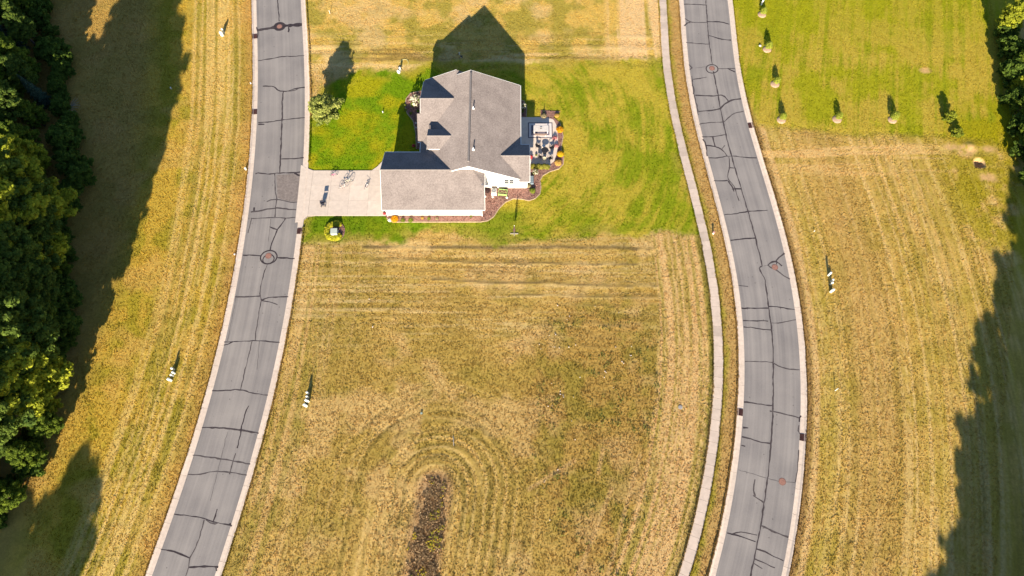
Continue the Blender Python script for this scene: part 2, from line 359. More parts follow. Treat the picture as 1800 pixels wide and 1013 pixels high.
PATIO = [tuple(p) for p in G2([(913,206.5),(962,206.5),(973,211),(979,222),(980.5,245),(980,265),(975,283),(965,291),(950,294),(927,294),(927,272),(911,272)])]
BED_S = [tuple(p) for p in G2([(677,379),(680,384),(690,390.5),(760,390.6),(845,390.4),(858,388),(868,381),(877,367),(888,356),(902,349.5),(916,350),(930,353),(941,349),(949,341),(951,330),(949,318),(954,309),(966,302),(982,297),(990,289),(991,278),(986,262),(990,240),(984,216),(972,206),(985,196),(950,194),(950,207),(975,214),(979,222),(980.5,245),(980,265),(975,283),(965,291),(950,294),(928,294),(928,320),(924,330),(845,330),(845,378)])]
BED_W = [tuple(p) for p in G2([(742,160),(722,164),(714,174),(712,188),(716,200),(726,212),(731,235),(732,262),(745,262),(748,200)])]
BED_E = [tuple(p) for p in G2([(912,176),(921,178),(926,188),(925,206),(912,206)])]
BED_T = [tuple(p) for p in G2([(589+17.5*math.cos(t*math.pi/9), 406+17.5*math.sin(t*math.pi/9)) for t in range(18)])]
FLAT = [np.array(p) for p in (DRIVE, PATIO, BED_S, BED_W, BED_E, BED_T)]

# ------------------------------------------------------------------ ground
def grass_material(name, leaf=False):
    m = bpy.data.materials.new(name); m.use_nodes = True; n, l = m.node_tree.nodes, m.node_tree.links
    b = n['Principled BSDF']; b.inputs['Roughness'].default_value = .9; b.inputs['Specular IOR Level'].default_value = .1
    at = n.new('ShaderNodeVertexColor'); at.layer_name = 'Col'
    if leaf:
        l.new(at.outputs[0], b.inputs['Base Color'])
        tr = n.new('ShaderNodeBsdfTranslucent'); mxs = n.new('ShaderNodeMixShader'); mxs.inputs[0].default_value = .38
        l.new(at.outputs[0], tr.inputs[0]); l.new(b.outputs[0], mxs.inputs[1]); l.new(tr.outputs[0], mxs.inputs[2])
        l.new(mxs.outputs[0], n['Material Output'].inputs[0]); return m
    co = n.new('ShaderNodeTexCoord')
    n1 = n.new('ShaderNodeTexNoise'); n1.inputs['Scale'].default_value = 3.2; n1.inputs['Detail'].default_value = 8; n1.inputs['Roughness'].default_value = .75
    l.new(co.outputs['Object'], n1.inputs['Vector'])
    mr = n.new('ShaderNodeMapRange'); mr.inputs[1].default_value = .3; mr.inputs[2].default_value = .72; mr.inputs[3].default_value = .72; mr.inputs[4].default_value = 1.24
    l.new(n1.outputs[0], mr.inputs[0])
    mx = n.new('ShaderNodeMix'); mx.data_type = 'RGBA'; mx.blend_type = 'MULTIPLY'; mx.inputs[0].default_value = 1
    l.new(at.outputs[0], mx.inputs[6]); l.new(mr.outputs[0], mx.inputs[7]); l.new(mx.outputs[2], b.inputs['Base Color'])
    n2 = n.new('ShaderNodeTexNoise'); n2.inputs['Scale'].default_value = 8.0; n2.inputs['Detail'].default_value = 5; n2.inputs['Roughness'].default_value = .7
    l.new(co.outputs['Object'], n2.inputs['Vector'])
    bp = n.new('ShaderNodeBump'); bp.inputs['Strength'].default_value = .8; bp.inputs['Distance'].default_value = .06
    l.new(n2.outputs[0], bp.inputs['Height']); l.new(bp.outputs[0], b.inputs['Normal'])
    return m
M_GROUND = grass_material('grass_cover'); M_TUFT = grass_material('grass_blades', True)
def axis(a, b, st):
    v = list(np.arange(a, b+.001, st)); s = st
    lo, hi = [], []
    x = a
    while x > -3500: s *= 1.35; x -= s; lo.append(x)
    s = st; x = b
    while x < 3500: s *= 1.35; x += s; hi.append(x)
    return np.array(lo[::-1]+v+hi)
xs, ys = axis(-92, 92, .27), axis(-14, 108, .27)
gx, gy = np.meshgrid(xs, ys); X, Y = gx.ravel(), gy.ravel()
pv = paved(X, Y)
near = (np.abs(X) < 110) & (np.abs(Y-45) < 90)
Z = -.045+near*(rng.random(len(X))-.5)*.022*sstep(.05, .5, pv)+near*RELIEF(X, Y)*sstep(.2, 1.0, pv)+near*(fbm(X*.8, Y*.8, 3)-.5)*.05*sstep(.05, .6, pv)
Z = Z-.03*sstep(.15, -.1, pv)
rgh = sstep(1, -1, sdf_poly(X, Y, ROUGH)); Z += rgh*(rng.random(len(X))-.5)*.035
for (p, r, dp) in PITS: Z -= dp*sstep(r, r*.75, np.hypot(X-p[0], Y-p[1]))
for (p, r, h) in ((G(1705,256)[:2], 1.1, .2), (G(1722,278)[:2], .8, .08)): Z += h*sstep(r, 0, np.hypot((X-p[0])*.7, Y-p[1]))
C = gcol(X, Y)
nx, ny = len(xs), len(ys); i0 = (np.arange(ny-1)[:, None]*nx+np.arange(nx-1)[None]).ravel()
F = np.c_[i0, i0+1, i0+nx+1, i0+nx]
ground = link(np_mesh('ground', np.c_[X, Y, Z], F, M_GROUND, C), 'ground'); tag(ground, kind='structure')

# grass tufts: blades in three sizes, one mass nobody could count
def blades(px, py, h, wd, name, colr, z=-.05, lean=.5, nb=3):
    n = len(px); k = n*nb; bx = np.repeat(px, nb)+rng.normal(0, 1, k)*np.repeat(wd, nb)*.6; by = np.repeat(py, nb)+rng.normal(0, 1, k)*np.repeat(wd, nb)*.6
    t = rng.random(k)*2*math.pi; hw = np.repeat(wd, nb)*.5*(.6+.8*rng.random(k)); hh = np.repeat(h, nb)*(.6+.8*rng.random(k))
    la = rng.random(k)*2*math.pi; ll = hh*lean*rng.random(k)
    v = np.empty((k, 3, 3)); v[:,0] = np.c_[bx-hw*np.cos(t), by-hw*np.sin(t), np.full(k, z)]; v[:,1] = np.c_[bx+hw*np.cos(t), by+hw*np.sin(t), np.full(k, z)]
    v[:,2] = np.c_[bx+ll*np.cos(la), by+ll*np.sin(la), z+hh]
    cc = np.repeat(np.repeat(colr, nb, 0)*(.80+.42*rng.random(k))[:, None], 3, 0)
    return np_mesh(name, v.reshape(-1, 3), np.arange(k*3).reshape(-1, 3), M_TUFT, cc)
N = 520000
tx, ty = rng.uniform(-84, 84, N), rng.uniform(-6, 104, N)
keep = (paved(tx, ty) > .12) & (np.abs(tx) < 55+ty*.32+6)
for (p, r, h) in PITS: keep &= np.hypot(tx-p[0], ty-p[1]) > r*1.2
for (p, r) in DIRT: keep &= np.hypot((tx-p[0])*.6, ty-p[1]) > r*(.45+.6*rng.random(len(tx)))
tx, ty = tx[keep], ty[keep]
lawnish = (sdf_poly(tx, ty, LAWN) < 0) | (sdf_poly(tx, ty, NELAWN) < 0)
rough = sdf_poly(tx, ty, ROUGH) < 0
hh = np.where(lawnish, .07, np.where(rough, .085, .075))*(.5+1.0*rng.random(len(tx))); ww = np.where(lawnish, .09, .11)
tuft = link(blades(tx, ty, hh, ww, 'grass_tufts', np.clip(gcol(tx, ty)*1.25, 0, .85)), 'grass'); tag(tuft, 'dry golden and green mown grass tufts over the fields and lawns', 'grass', kind='stuff')

ex, ey = [], []
for f_, offs in ((f_walk, (.64, -.64)), (f_left, (HALF+CURBW, -HALF-CURBW)), (f_right, (HALF+CURBW, -HALF-CURBW))):
    for of_ in offs:
        k = 5200; y_ = rng.uniform(-6, 104, k); lump = fbm(y_*.5+of_*9, y_*0+of_, 3); sl_ = (f_(y_+.3)-f_(y_-.3))/.6
        u_ = of_-np.sign(of_)*(lump-.56)*.34*rng.random(k)+np.sign(of_)*.09; ex.append(f_(y_)+u_*np.sqrt(1+sl_**2)); ey.append(y_)
ex, ey = np.concatenate(ex), np.concatenate(ey); k = (~((np.abs(ey-54) < 5.6) & (np.abs(ex+33) < 3)))
ex, ey = ex[k], ey[k]; on_walk = np.abs(sd_curve(ex, ey, f_walk)) < 1.2
e1 = blades(ex[on_walk], ey[on_walk], np.full(on_walk.sum(), .10), np.full(on_walk.sum(), .10), 'verge_grass', np.clip(gcol(ex[on_walk]-.0, ey[on_walk])*1.1, 0, .8), z=.02, lean=.8)
tag(link(e1, 'verge_grass'), 'ragged grass creeping over both edges of the sidewalk', 'grass', kind='stuff')
e2 = blades(ex[~on_walk], ey[~on_walk], np.full((~on_walk).sum(), .10), np.full((~on_walk).sum(), .10), 'kerb_grass', np.clip(gcol(ex[~on_walk], ey[~on_walk])*1.05, 0, .8), z=.09, lean=.8)
tag(link(e2, 'kerb_grass'), 'ragged dry grass overhanging the backs of the kerbs', 'grass', kind='stuff')

# ------------------------------------------------------------------ paving materials
def asphalt_material():
    m = bpy.data.materials.new('asphalt'); m.use_nodes = True; n, l = m.node_tree.nodes, m.node_tree.links
    b = n['Principled BSDF']; b.inputs['Roughness'].default_value = .9; b.inputs['Specular IOR Level'].default_value = .2
    uv = n.new('ShaderNodeUVMap'); mp = n.new('ShaderNodeMapping'); mp.inputs['Scale'].default_value = (2.6, .045, 1); l.new(uv.outputs[0], mp.inputs[0])
    a = n.new('ShaderNodeTexNoise'); a.inputs['Scale'].default_value = 1.0; a.inputs['Detail'].default_value = 5; l.new(mp.outputs[0], a.inputs['Vector'])
    co = n.new('ShaderNodeTexCoord')
    g = n.new('ShaderNodeTexNoise'); g.inputs['Scale'].default_value = 7; g.inputs['Detail'].default_value = 8; g.inputs['Roughness'].default_value = .8; l.new(co.outputs['Object'], g.inputs['Vector'])
    p = n.new('ShaderNodeTexNoise'); p.inputs['Scale'].default_value = .22; p.inputs['Detail'].default_value = 4; l.new(co.outputs['Object'], p.inputs['Vector'])
    v = n.new('ShaderNodeTexVoronoi'); v.inputs['Scale'].default_value = .75; l.new(co.outputs['Object'], v.inputs['Vector'])
    def add(x, y, k):
        q = n.new('ShaderNodeMath'); q.operation = 'MULTIPLY_ADD'; l.new(x, q.inputs[0]); q.inputs[1].default_value = k; l.new(y, q.inputs[2]); return q.outputs[0]
    s0 = n.new('ShaderNodeMath'); s0.operation = 'MULTIPLY'; l.new(a.outputs[0], s0.inputs[0]); s0.inputs[1].default_value = .5
    s = add(g.outputs[0], s0.outputs[0], .45); s = add(p.outputs[0], s, .6)
    sxy = n.new('ShaderNodeSeparateXYZ'); l.new(uv.outputs[0], sxy.inputs[0])
    ab = n.new('ShaderNodeMath'); ab.operation = 'ABSOLUTE'; l.new(sxy.outputs[0], ab.inputs[0])
    tw = n.new('ShaderNodeMath'); tw.operation = 'PINGPONG'; tw.inputs[1].default_value = .85; l.new(ab.outputs[0], tw.inputs[0]); s = add(tw.outputs[0], s, .13)
    ed = n.new('ShaderNodeMapRange'); ed.inputs[1].default_value = 3.3; ed.inputs[2].default_value = 3.86; ed.inputs[3].default_value = 0; ed.inputs[4].default_value = -.10; l.new(ab.outputs[0], ed.inputs[0]); s = add(ed.outputs[0], s, 1.0)
    r = n.new('ShaderNodeValToRGB'); r.color_ramp.elements[0].position = .54; r.color_ramp.elements[1].position = 1.04
    r.color_ramp.elements[0].color = (.17, .16, .166, 1); r.color_ramp.elements[1].color = (.285, .265, .26, 1); l.new(s, r.inputs[0])
    sp = n.new('ShaderNodeMapRange'); sp.inputs[1].default_value = .035; sp.inputs[2].default_value = .085; sp.inputs[3].default_value = .55; sp.inputs[4].default_value = 1; l.new(v.outputs['Distance'], sp.inputs[0])
    mx = n.new('ShaderNodeMix'); mx.data_type = 'RGBA'; mx.blend_type = 'MULTIPLY'; mx.inputs[0].default_value = 1; l.new(r.outputs[0], mx.inputs[6]); l.new(sp.outputs[0], mx.inputs[7])
    l.new(mx.outputs[2], b.inputs['Base Color'])
    bp = n.new('ShaderNodeBump'); bp.inputs['Strength'].default_value = .25; bp.inputs['Distance'].default_value = .02; l.new(g.outputs[0], bp.inputs['Height']); l.new(bp.outputs[0], b.inputs['Normal'])
    return m
M_ASPH = asphalt_material()
CONC = [mat('concrete_%d' % i, tuple(np.array((.60, .515, .455))*k), noise=.10, nscale=1.4, bump=.15, bscale=30) for i, k in enumerate((.94, 1.0, 1.06, .98))]
CURBM = [mat('curb_concrete_%d' % i, tuple(np.array((.60, .505, .44))*k), noise=.13, nscale=2.2, bump=.15, bscale=30) for i, k in enumerate((.96, 1.0, 1.04))]
WALKM = [mat('walk_concrete_%d' % i, tuple(np.array((.54, .45, .395))*k), noise=.12, nscale=1.1, bump=.15, bscale=30) for i, k in enumerate((.84, .92, .97, 1.0, 1.03))]
TARS = [mat('crack_tar_%d' % i, c, rough=.75, noise=.35, nscale=3) for i, c in enumerate(((.038, .030, .036), (.055, .045, .05), (.075, .064, .068)))]; M_TAR = TARS[0]

# ------------------------------------------------------------------ roads
def frame(f, y):
    e = .25; x = float(f(y)); s = (float(f(y+e))-float(f(y-e)))/(2*e); L = math.hypot(1, s)
    return np.array((x, y)), np.array((1/L, -s/L)), np.array((s/L, 1/L))
def make_road(f, nm):
    yy = np.arange(-58, 148, .75); us = np.linspace(-HALF, HALF, 9); V, UV = [], []
    for y in yy:
        p, nr, _ = frame(f, y)
        for u in us: q = p+nr*u; V.append((q[0], q[1], .03)); UV.append((u, y))
    k = len(us); i0 = (np.arange(len(yy)-1)[:, None]*k+np.arange(k-1)[None]).ravel()
    o = link(np_mesh(nm, np.array(V), np.c_[i0, i0+1, i0+k+1, i0+k], M_ASPH, uv=np.array(UV)), nm); return tag(o, kind='structure')
road_w, road_e = make_road(f_left, 'road'), make_road(f_right, 'road')
PROF = [(0, -.04), (0, .034), (.52, .022), (.60, .055), (.70, .105), (CURBW, .115), (CURBW, -.1)]
def strip_curb(f, side, road, ycut):
    y = -50.0; k = 0
    while y < 140:
        L = 3.05; ya, yb = y+.012, y+L-.012; y += L; k += 1
        n = 5; V = []
        low = any(a < (ya+yb)/2 < b for a, b in ycut)
        for j in range(n):
            p, nr, _ = frame(f, ya+(yb-ya)*j/(n-1))
            for (u, z) in PROF:
                if low and z > .05: z = .05
                q = p+nr*side*(HALF+u); V.append((q[0], q[1], z))
        m = len(PROF); fs = [(j*m+i, j*m+i+1, (j+1)*m+i+1, (j+1)*m+i) for j in range(n-1) for i in range(m-1)]
        fs += [tuple(range(m)), tuple(range((n-1)*m, n*m))]
        MB().add(V, fs).build('curb_section', random.choice(CURBM), road)
strip_curb(f_left, -1, road_w, []); strip_curb(f_left, 1, road_w, [(49, 59.5)])
strip_curb(f_right, -1, road_e, []); strip_curb(f_right, 1, road_e, [])

CR_L = [[(488,-20),(488,0),(491,38)],[(452,54),(470,51),(482,48.5)],[(500,46),(515,45),(531,43.5)],[(451,48),(453,53),(454,62),(452,68)],[(507,48),(508,53),(507,57)],
 [(454,107),(475,104),(495,100),(515,99.5),(535,98)],[(462,152),(482,152),(484,154),(487,160),(497,161),(507,161),(518,156),(526,155),(536,154)],[(507,161),(520,158.5),(526,155)],
 [(498.5,161),(496.5,175),(496,200),(495.5,211),(494.5,240),(493.5,270),(492,304)],[(454,216),(475,215),(496,211),(515,209),(536,207)],[(454,219),(465,219)],
 [(493,280),(510,279.5),(525,279),(534,277.5)],[(449,306),(453,304),(470,307),(492,304.5),(515,304),(533,302.5)],[(517,304),(524,308.5),(533,309)],
 [(483,306),(483.5,325),(484,338),(487,351),(484,365),(483.5,382)],[(469,355),(475,352),(483,350.5),(492,351.5),(510,356),(528,356)],[(441,373),(460,371),(470,367.5),(492,366),(508,368.5),(527,369)],
 [(441,384.5),(460,384),(484,383),(503,384),(526,382)],[(442.5,384),(440,396),(436,410)],[(447,365),(446.5,371)],[(502,384),(497,393),(488,404),(482,418),(476,432),(475,440)],[(474,399),(481,402),(487,404)],
 [(427,449),(445,449),(460,450.5)],[(488,453.5),(505,454),(518,455)],[(470,465),(466,476),(462,488),(459,503),(457,512),(457,522),(459.5,528)],
 [(413,522),(435,522),(450,521.5),(457,521)],[(459.5,528.5),(466,525),(473,523),(490,522),(507,522)],[(460,529),(475,531),(488,536)],[(459.5,528),(455,550),(450,585),(448,591),(449,599)],
 [(394,601.5),(415,601),(430,600),(446,599),(460,599.5),(475,601),(492,602)],[(393.5,607),(401,605.5),(409,601)],[(444,598),(437,625),(430,655),(423,685)],
 [(373,687),(390,687),(405,686),(422,685),(438,690),(455,693),(471,695)],[(437.5,713.5),(431,723),(429,735),(424,757),(420,775),(417,788)],[(355,752),(380,752),(400,753),(425,757),(455,762)],
 [(339,800.5),(360,803),(390,807),(412,811),(440,816)],[(414.5,797),(409,815),(403.5,834)],[(330,834),(352,834.5),(362,832),(374,828),(395,830),(415,832),(434,835.5)],
 [(306,904),(330,906.5),(358,911),(375,918),(390,921),(408,924)],[(382,895),(378,908),(374.5,918)],[(362,914),(370,919),(378,921.5),(384,919)],[(359,914),(353,935),(347,955),(338,974),(333,981),(332,997),(326,1015)],
 [(283,966),(300,968),(318,975),(333,981)],[(332,997.5),(350,996),(368,995.5),(384,997)],[(380,998),(381,1004)],[(404,920),(407,926)]]
CR_R = [[(1239.5,-20),(1240.5,0),(1241.5,15),(1243,35),(1245,63),(1247,80),(1252,113)],[(1254,126),(1257,142),(1262,167),(1265,185),(1266.5,192),(1271,215),(1276,237),(1280,255),(1286,275),(1292,297),(1303,333),(1315,372),(1328,419),(1338,460),(1339.5,468)],
 [(1202,8),(1220,8),(1241,9.5)],[(1204,33),(1210,37),(1213,40),(1225,40),(1242,40)],[(1203,46),(1208,41),(1213,40)],[(1243,38.5),(1258,38.5),(1272,40),(1282,43)],[(1245.5,63),(1257,66),(1269,70),(1285,71)],[(1206,75),(1225,77),(1246,78)],
 [(1262,121),(1275,121),(1292,121)],[(1279,121),(1285,124),(1292,127)],[(1211,114),(1216,119.5),(1212,123)],[(1218,140),(1230,138),(1242,136)],[(1216,134),(1217.5,150),(1219,160),(1221,172),(1225,185),(1227.5,200),(1227,203)],[(1217,150),(1220,157),(1219,166)],
 [(1222,168),(1240,168.5),(1255,169.5),(1262,167.5),(1267,166.5),(1274,170),(1280,178)],[(1228,196.5),(1247,195),(1266,192),(1273,184),(1282,178),(1292,175),(1303,174)],[(1229,219),(1245,216),(1260,215),(1272,216),(1278,210),(1286,202),(1296,198),(1307,196)],
 [(1234,241),(1251,241),(1263,239),(1275,237)],[(1253,241.5),(1254.5,250),(1257,258)],[(1240,256),(1248,256),(1257,258),(1269,262.5),(1274,268),(1278,275)],[(1269,262),(1274,256)],[(1235,245),(1240,250),(1241,256),(1243,275)],
 [(1245,278),(1260,278),(1275,275.5),(1287,274.5),(1300,276),(1312,277.5),(1330,278)],[(1281,276),(1283,290),(1282,297),(1279,310),(1279,318),(1286,322),(1291,327),(1293,333),(1294,340),(1299,353.5)],[(1280,318.5),(1286,328),(1289,332),(1290,337)],[(1282.5,295),(1291,296)],[(1286,333),(1294,332.5),(1303,332.5)],[(1254.5,318),(1268,319),(1279,317.5)],
 [(1273,378),(1290,376.5),(1315,372),(1332,371),(1349,370)],[(1284,423),(1305,420.5),(1328,419)],[(1340,468.5),(1337,469),(1333,470),(1336,477),(1344,489),(1347,510),(1350,535),(1356,575),(1358.5,610),(1359,640),(1359,700),(1357.5,745),(1355,780),(1352,815),(1348,850),(1343,886),(1337,925),(1330,962),(1325,985),(1315,1030)],
 [(1349,467),(1353,462.5),(1358,460),(1363,459),(1368,462),(1374.5,468)],[(1364,459),(1369,453),(1379,445.5)],[(1349.5,466),(1354,471),(1360,475),(1366,474),(1369,480),(1378,486),(1388.5,491)],[(1365.5,459),(1365,465)],
 [(1298,502),(1306,503),(1315,504)],[(1303,542),(1325,542.5),(1350,542)],[(1351,539),(1372,540),(1384,543.5),(1397,544.5)],[(1306,564),(1330,564),(1350,565)],[(1355,568),(1368,568),(1382,566),(1392,562.5),(1399,562.5)],[(1307,575),(1320,575.5),(1335,579),(1355,580.5)],
 [(1309,636),(1335,636),(1358,636.5),(1368,644),(1382,648.5),(1405.5,650.5)],[(1307.5,707),(1325,709),(1345,712),(1358,713.5)],[(1353,723),(1362,724),(1385,729.5),(1404,735)],[(1408,731),(1405,735),(1405,742)],[(1404,748),(1403,757),(1406,763)],
 [(1304,768),(1320,772),(1338,778),(1355,780)],[(1306,752),(1315,752.5)],[(1303,783),(1310,785)],[(1404,791),(1402,815),(1401,835),(1398,848)],[(1327,843),(1324,854),(1323.5,863),(1327,869),(1327.5,872)],[(1323.5,871),(1332,877),(1343,884)],
 [(1278,937),(1295,942),(1310,945.5),(1328,952.5)],[(1285,940),(1292,936.5),(1304,935),(1331,941)],[(1337,924),(1350,930),(1368,939),(1386,944.5)],[(1329,965),(1345,970),(1360,978),(1377,986)],[(1325,982),(1340,988),(1362,998.5)],[(1324,990),(1340,1000)]]
HAIR = [(road_e, [(1298,826),(1322,833),(1350,842),(1375,847),(1398,849)]), (road_e, [(1222,120),(1241,118)]), (road_e, [(1342,468),(1349,467)]), (road_w, [(456,600),(452,650)]), (road_w, [(416,520),(400,600)]),(road_w, [(476,385),(472,425)]),(road_w, [(400,760),(370,880)])]
def ribbon(pts_px, road, wd, name='crack_seal'):
    P = G2(pts_px); out = []
    for i in range(len(P)-1):
        L = np.linalg.norm(P[i+1]-P[i]); n = max(1, int(L/.45))
        for j in range(n): out.append(P[i]+(P[i+1]-P[i])*j/n)
    out.append(P[-1]); out = np.array(out)
    if len(out) > 4:
        o2 = out.copy(); o2[1:-1] = .25*out[:-2]+.5*out[1:-1]+.25*out[2:]; out = o2
    jt = rng.normal(0, .025, out.shape); jt[0] = jt[-1] = 0; out = out+jt
    d = np.gradient(out, axis=0) if len(out) > 1 else out
    d /= np.linalg.norm(d, axis=1)[:, None]+1e-9; nr = np.c_[-d[:,1], d[:,0]]
    ww = wd*(.55+.9*rng.random(len(out)))[:, None]*.5
    a, b = out-nr*ww, out+nr*ww; n = len(out); z = .0345+.0006*random.random()
    V = [(p[0], p[1], z) for p in a]+[(p[0], p[1], z) for p in b]
    return MB().add(V, [(i, i+1, n+i+1, n+i) for i in range(n-1)]).build(name, random.choice(TARS), road)
for q in CR_L: ribbon(q, road_w, random.uniform(.12, .22) if q[0][1] not in (54, 46) else .62)
for q in CR_R: ribbon(q, road_e, random.uniform(.12, .22))
M_HAIR = mat('hairline_crack', (.10, .092, .095), noise=.2)
for rd, q in HAIR:
    o = ribbon(q, rd, .06, 'hairline_crack'); o.data.materials.clear(); o.data.materials.append(M_HAIR)
def ring(px, py, r, road, wd=.16, name='crack_seal', z=.0362, squash=1.0, k=26):
    c = np.array(G(px, py)[:2]); V = []
    for j in range(k):
        t = 2*math.pi*j/k; q = 1+.06*math.sin(2*t+px)+.03*random.random()
        for rr in (r*q-wd*.5, r*q+wd*.5): V.append((c[0]+rr*math.cos(t), c[1]+rr*math.sin(t)*squash, z))
    MB().add(V, [(2*j, 2*j+1, (2*j+3)%(2*k), (2*j+2)%(2*k)) for j in range(k)]).build(name, M_TAR, road)
ring(472.5, 452.5, 1.13, road_w, .2); ring(472, 456, .78, road_w, .16, z=.0372); ring(1251.5, 121.5, .92, road_e, .17)
ring(491.5, 47, .62, road_w, .75, z=.0366)
# worn asphalt patch in front of the drive
M_PATCH = mat('worn_patch', (.20, .172, .165), noise=.3, nscale=2.5, bump=.4, bscale=14)
V = G2([(486,308),(533,305),(528.5,355),(510,354.5),(492,350),(488,348)]); MB().add([(p[0], p[1], .0332) for p in V], [tuple(range(len(V)))]).build('worn_patch', M_PATCH, road_w)

# manholes and drains
M_LID = mat('cast_iron_rust', (.30, .16, .13), rough=.7, noise=.25, nscale=14, bump=.6, bscale=40)
M_LIDRIM = mat('cast_iron_rim', (.20, .11, .095), rough=.7, noise=.2, nscale=10)
def manhole(px, py, label):
    c = G(px, py); e = empty('manhole_cover', (c[0], c[1], .03), 0, label, 'manhole', 'manhole covers in the roads')
    MB().lathe([(.48, .0), (.48, .014), (.40, .016), (.40, 0)], 24).build('frame_ring', M_LIDRIM, e)
    b = MB().lathe([(.395, 0), (.395, .016), (.0, .018)], 24)
    for i in range(-2, 3):
        for j in range(-2, 3):
            if i*i+j*j < 7: b.box(i*.13-.035, i*.13+.035, j*.13-.035, j*.13+.035, .016, .026)
    b.build('lid', M_LID, e)
manhole(491.5, 47, 'rust red manhole cover inside a broad black tar patch'); manhole(472, 450, 'rust red manhole cover inside two black tar rings beside the concrete drive')
manhole(1251.5, 120.5, 'rust red manhole cover inside a single thin tar ring'); manhole(1362, 470, 'orange manhole cover under an eyebrow shaped tar crack'); manhole(1375, 847, 'orange manhole cover on a thin hairline crack with no tar ring')
M_GRATE = mat('drain_iron', (.075, .035, .034), rough=.6, noise=.3, nscale=8)
def drain(f, side, px, py, label):
    gy_ = G(px, py)[1]; p, nr, tg = frame(f, gy_); q = p+nr*side*(HALF+.37)
    e = empty('storm_drain', (q[0], q[1], .03), math.atan2(tg[1], tg[0])-math.pi/2, label, 'storm drain', 'storm drains in the kerbs')
    b = MB().box(-.36, .36, -.48, .48, -.1, .012); b.build('throat', mat('drain_dark', (.02, .012, .012), noise=.2), e)
    for i in range(7): MB().box(-.34, .34, -.46+i*.145, -.46+i*.145+.07, .012, .04).build('grate_bar', M_GRATE, e)
    MB().box(.36*side-.05, .36*side+.05, -.5, .5, .0, .12).build('curb_hood', M_GRATE, e)
drain(f_left, -1, 446, 59, 'rusty storm drain across from the tar patched manhole'); drain(f_left, -1, 447, 193, 'rusty storm drain across the road from the young street tree')
drain(f_left, 1, 529, 407, 'rusty storm drain beside the driveway apron'); drain(f_right, 1, 1321, 225, 'rusty storm drain below the row of saplings')
drain(f_right, -1, 1300, 735, 'rusty storm drain in the kerb next to the sidewalk verge'); drain(f_right, 1, 1412, 758, 'rusty storm drain in the kerb opposite the sidewalk')

# ------------------------------------------------------------------ sidewalk, drive, patio
def quad_strip(f, u0, u1, ya, yb, z0, z1, n=4):
    b = MB(); L, Rr = [], []
    for j in range(n):
        p, nr, _ = frame(f, ya+(yb-ya)*j/(n-1)); L.append(p+nr*u0); Rr.append(p+nr*u1)
    return b.prism([tuple(q) for q in L]+[tuple(q) for q in Rr[::-1]], z0, z1)
walk = quad_strip(f_walk, -.60, .60, -45, 135, -.1, .004, 140).build('sidewalk', mat('walk_bed', (.15, .13, .10), noise=.3)); tag(walk, kind='structure')
y = -44.0
while y < 134:
    t = .012*rng.normal(); k = random.choice((0, 1, 2, 2, 3, 3, 4, 4))
    if 62 < y < 78: k = random.choice((0, 0, 1, 1))
    quad_strip(f_walk, -.66+rng.normal()*.015, .66+rng.normal()*.015, y+.013, y+1.5-.013, -.06, .032+.006*random.random()).build('slab', WALKM[k], walk); y += 1.5
drive = MB().prism(DRIVE, -.1, .012).build('driveway', mat('drive_bed', (.30, .26, .22), noise=.2)); tag(drive, kind='structure')
xb = [-31.2, -28.2, -25.2, -22.2, -19.12]; yb = [50.3, 52.95, 55.6, 58.28]
for i in range(4):
    for j in range(3): MB().box(xb[i]+.01, xb[i+1]-.01, yb[j]+.01, yb[j+1]-.01, -.05, .042+.003*random.random()).build('slab', random.choice(CONC), drive)
MB().prism([(-33.25,59.3),(-32.75,59.0),(-32.0,58.6),(-31.22,58.27),(-31.22,50.32),(-31.6,49.9),(-32.3,49.25),(-33.0,49.1),(-33.1,54)], -.05, .0435).build('apron', CONC[3], drive)
MB().prism([(-22.0,58.31),(-19.12,58.31),(-19.2,60.3),(-20.3,60.2),(-21.2,59.0)], -.05, .0415).build('flare', CONC[1], drive)
patio = MB().prism(PATIO, -.1, .05).build('patio', CONC[2]); tag(patio, kind='structure')

# planting beds
def mulch_material():
    m = bpy.data.materials.new('bark_mulch'); m.use_nodes = True; n, l = m.node_tree.nodes, m.node_tree.links; b = n['Principled BSDF']; b.inputs['Roughness'].default_value = .95
    co = n.new('ShaderNodeTexCoord'); a = n.new('ShaderNodeTexNoise'); a.inputs['Scale'].default_value = 5; a.inputs['Detail'].default_value = 8; a.inputs['Roughness'].default_value = .8; l.new(co.outputs['Object'], a.inputs['Vector'])
    r = n.new('ShaderNodeValToRGB'); r.color_ramp.elements[0].position = .34; r.color_ramp.elements[1].position = .68
    r.color_ramp.elements[0].color = (.13, .055, .045, 1); r.color_ramp.elements[1].color = (.40, .235, .19, 1); l.new(a.outputs[0], r.inputs[0]); l.new(r.outputs[0], b.inputs['Base Color'])
    bp = n.new('ShaderNodeBump'); bp.inputs['Strength'].default_value = .7; bp.inputs['Distance'].default_value = .06; l.new(a.outputs[0], bp.inputs['Height']); l.new(bp.outputs[0], b.inputs['Normal']); return m
M_MULCH = mulch_material(); M_EDGE = mat('edging_stone', (.40, .30, .205), noise=.2, nscale=3)
def bed(poly, edge, z=.035):
    o = MB().prism(poly, -.12, z).build('planting_bed', M_MULCH); tag(o, kind='structure')
    pts = edge
    for i in range(len(pts)-1):
        a, b = np.array(pts[i]), np.array(pts[i+1]); L = np.linalg.norm(b-a); n = max(1, int(round(L/.6))); d = (b-a)/L; nr = np.array((-d[1], d[0]))
        for j in range(n):
            p, q = a+d*(L*j/n+.01), a+d*(L*(j+1)/n-.01); h = .06+.02*random.random()
            MB().prism([tuple(p-nr*.06), tuple(q-nr*.06), tuple(q+nr*.06), tuple(p+nr*.06)], -.1, h).build('edging_stone', M_EDGE, o)
    return o
bed(BED_S, BED_S[1:24]); bed(BED_W, BED_W[0:8]); bed(BED_E, BED_E[0:4]); bed(BED_T, [])
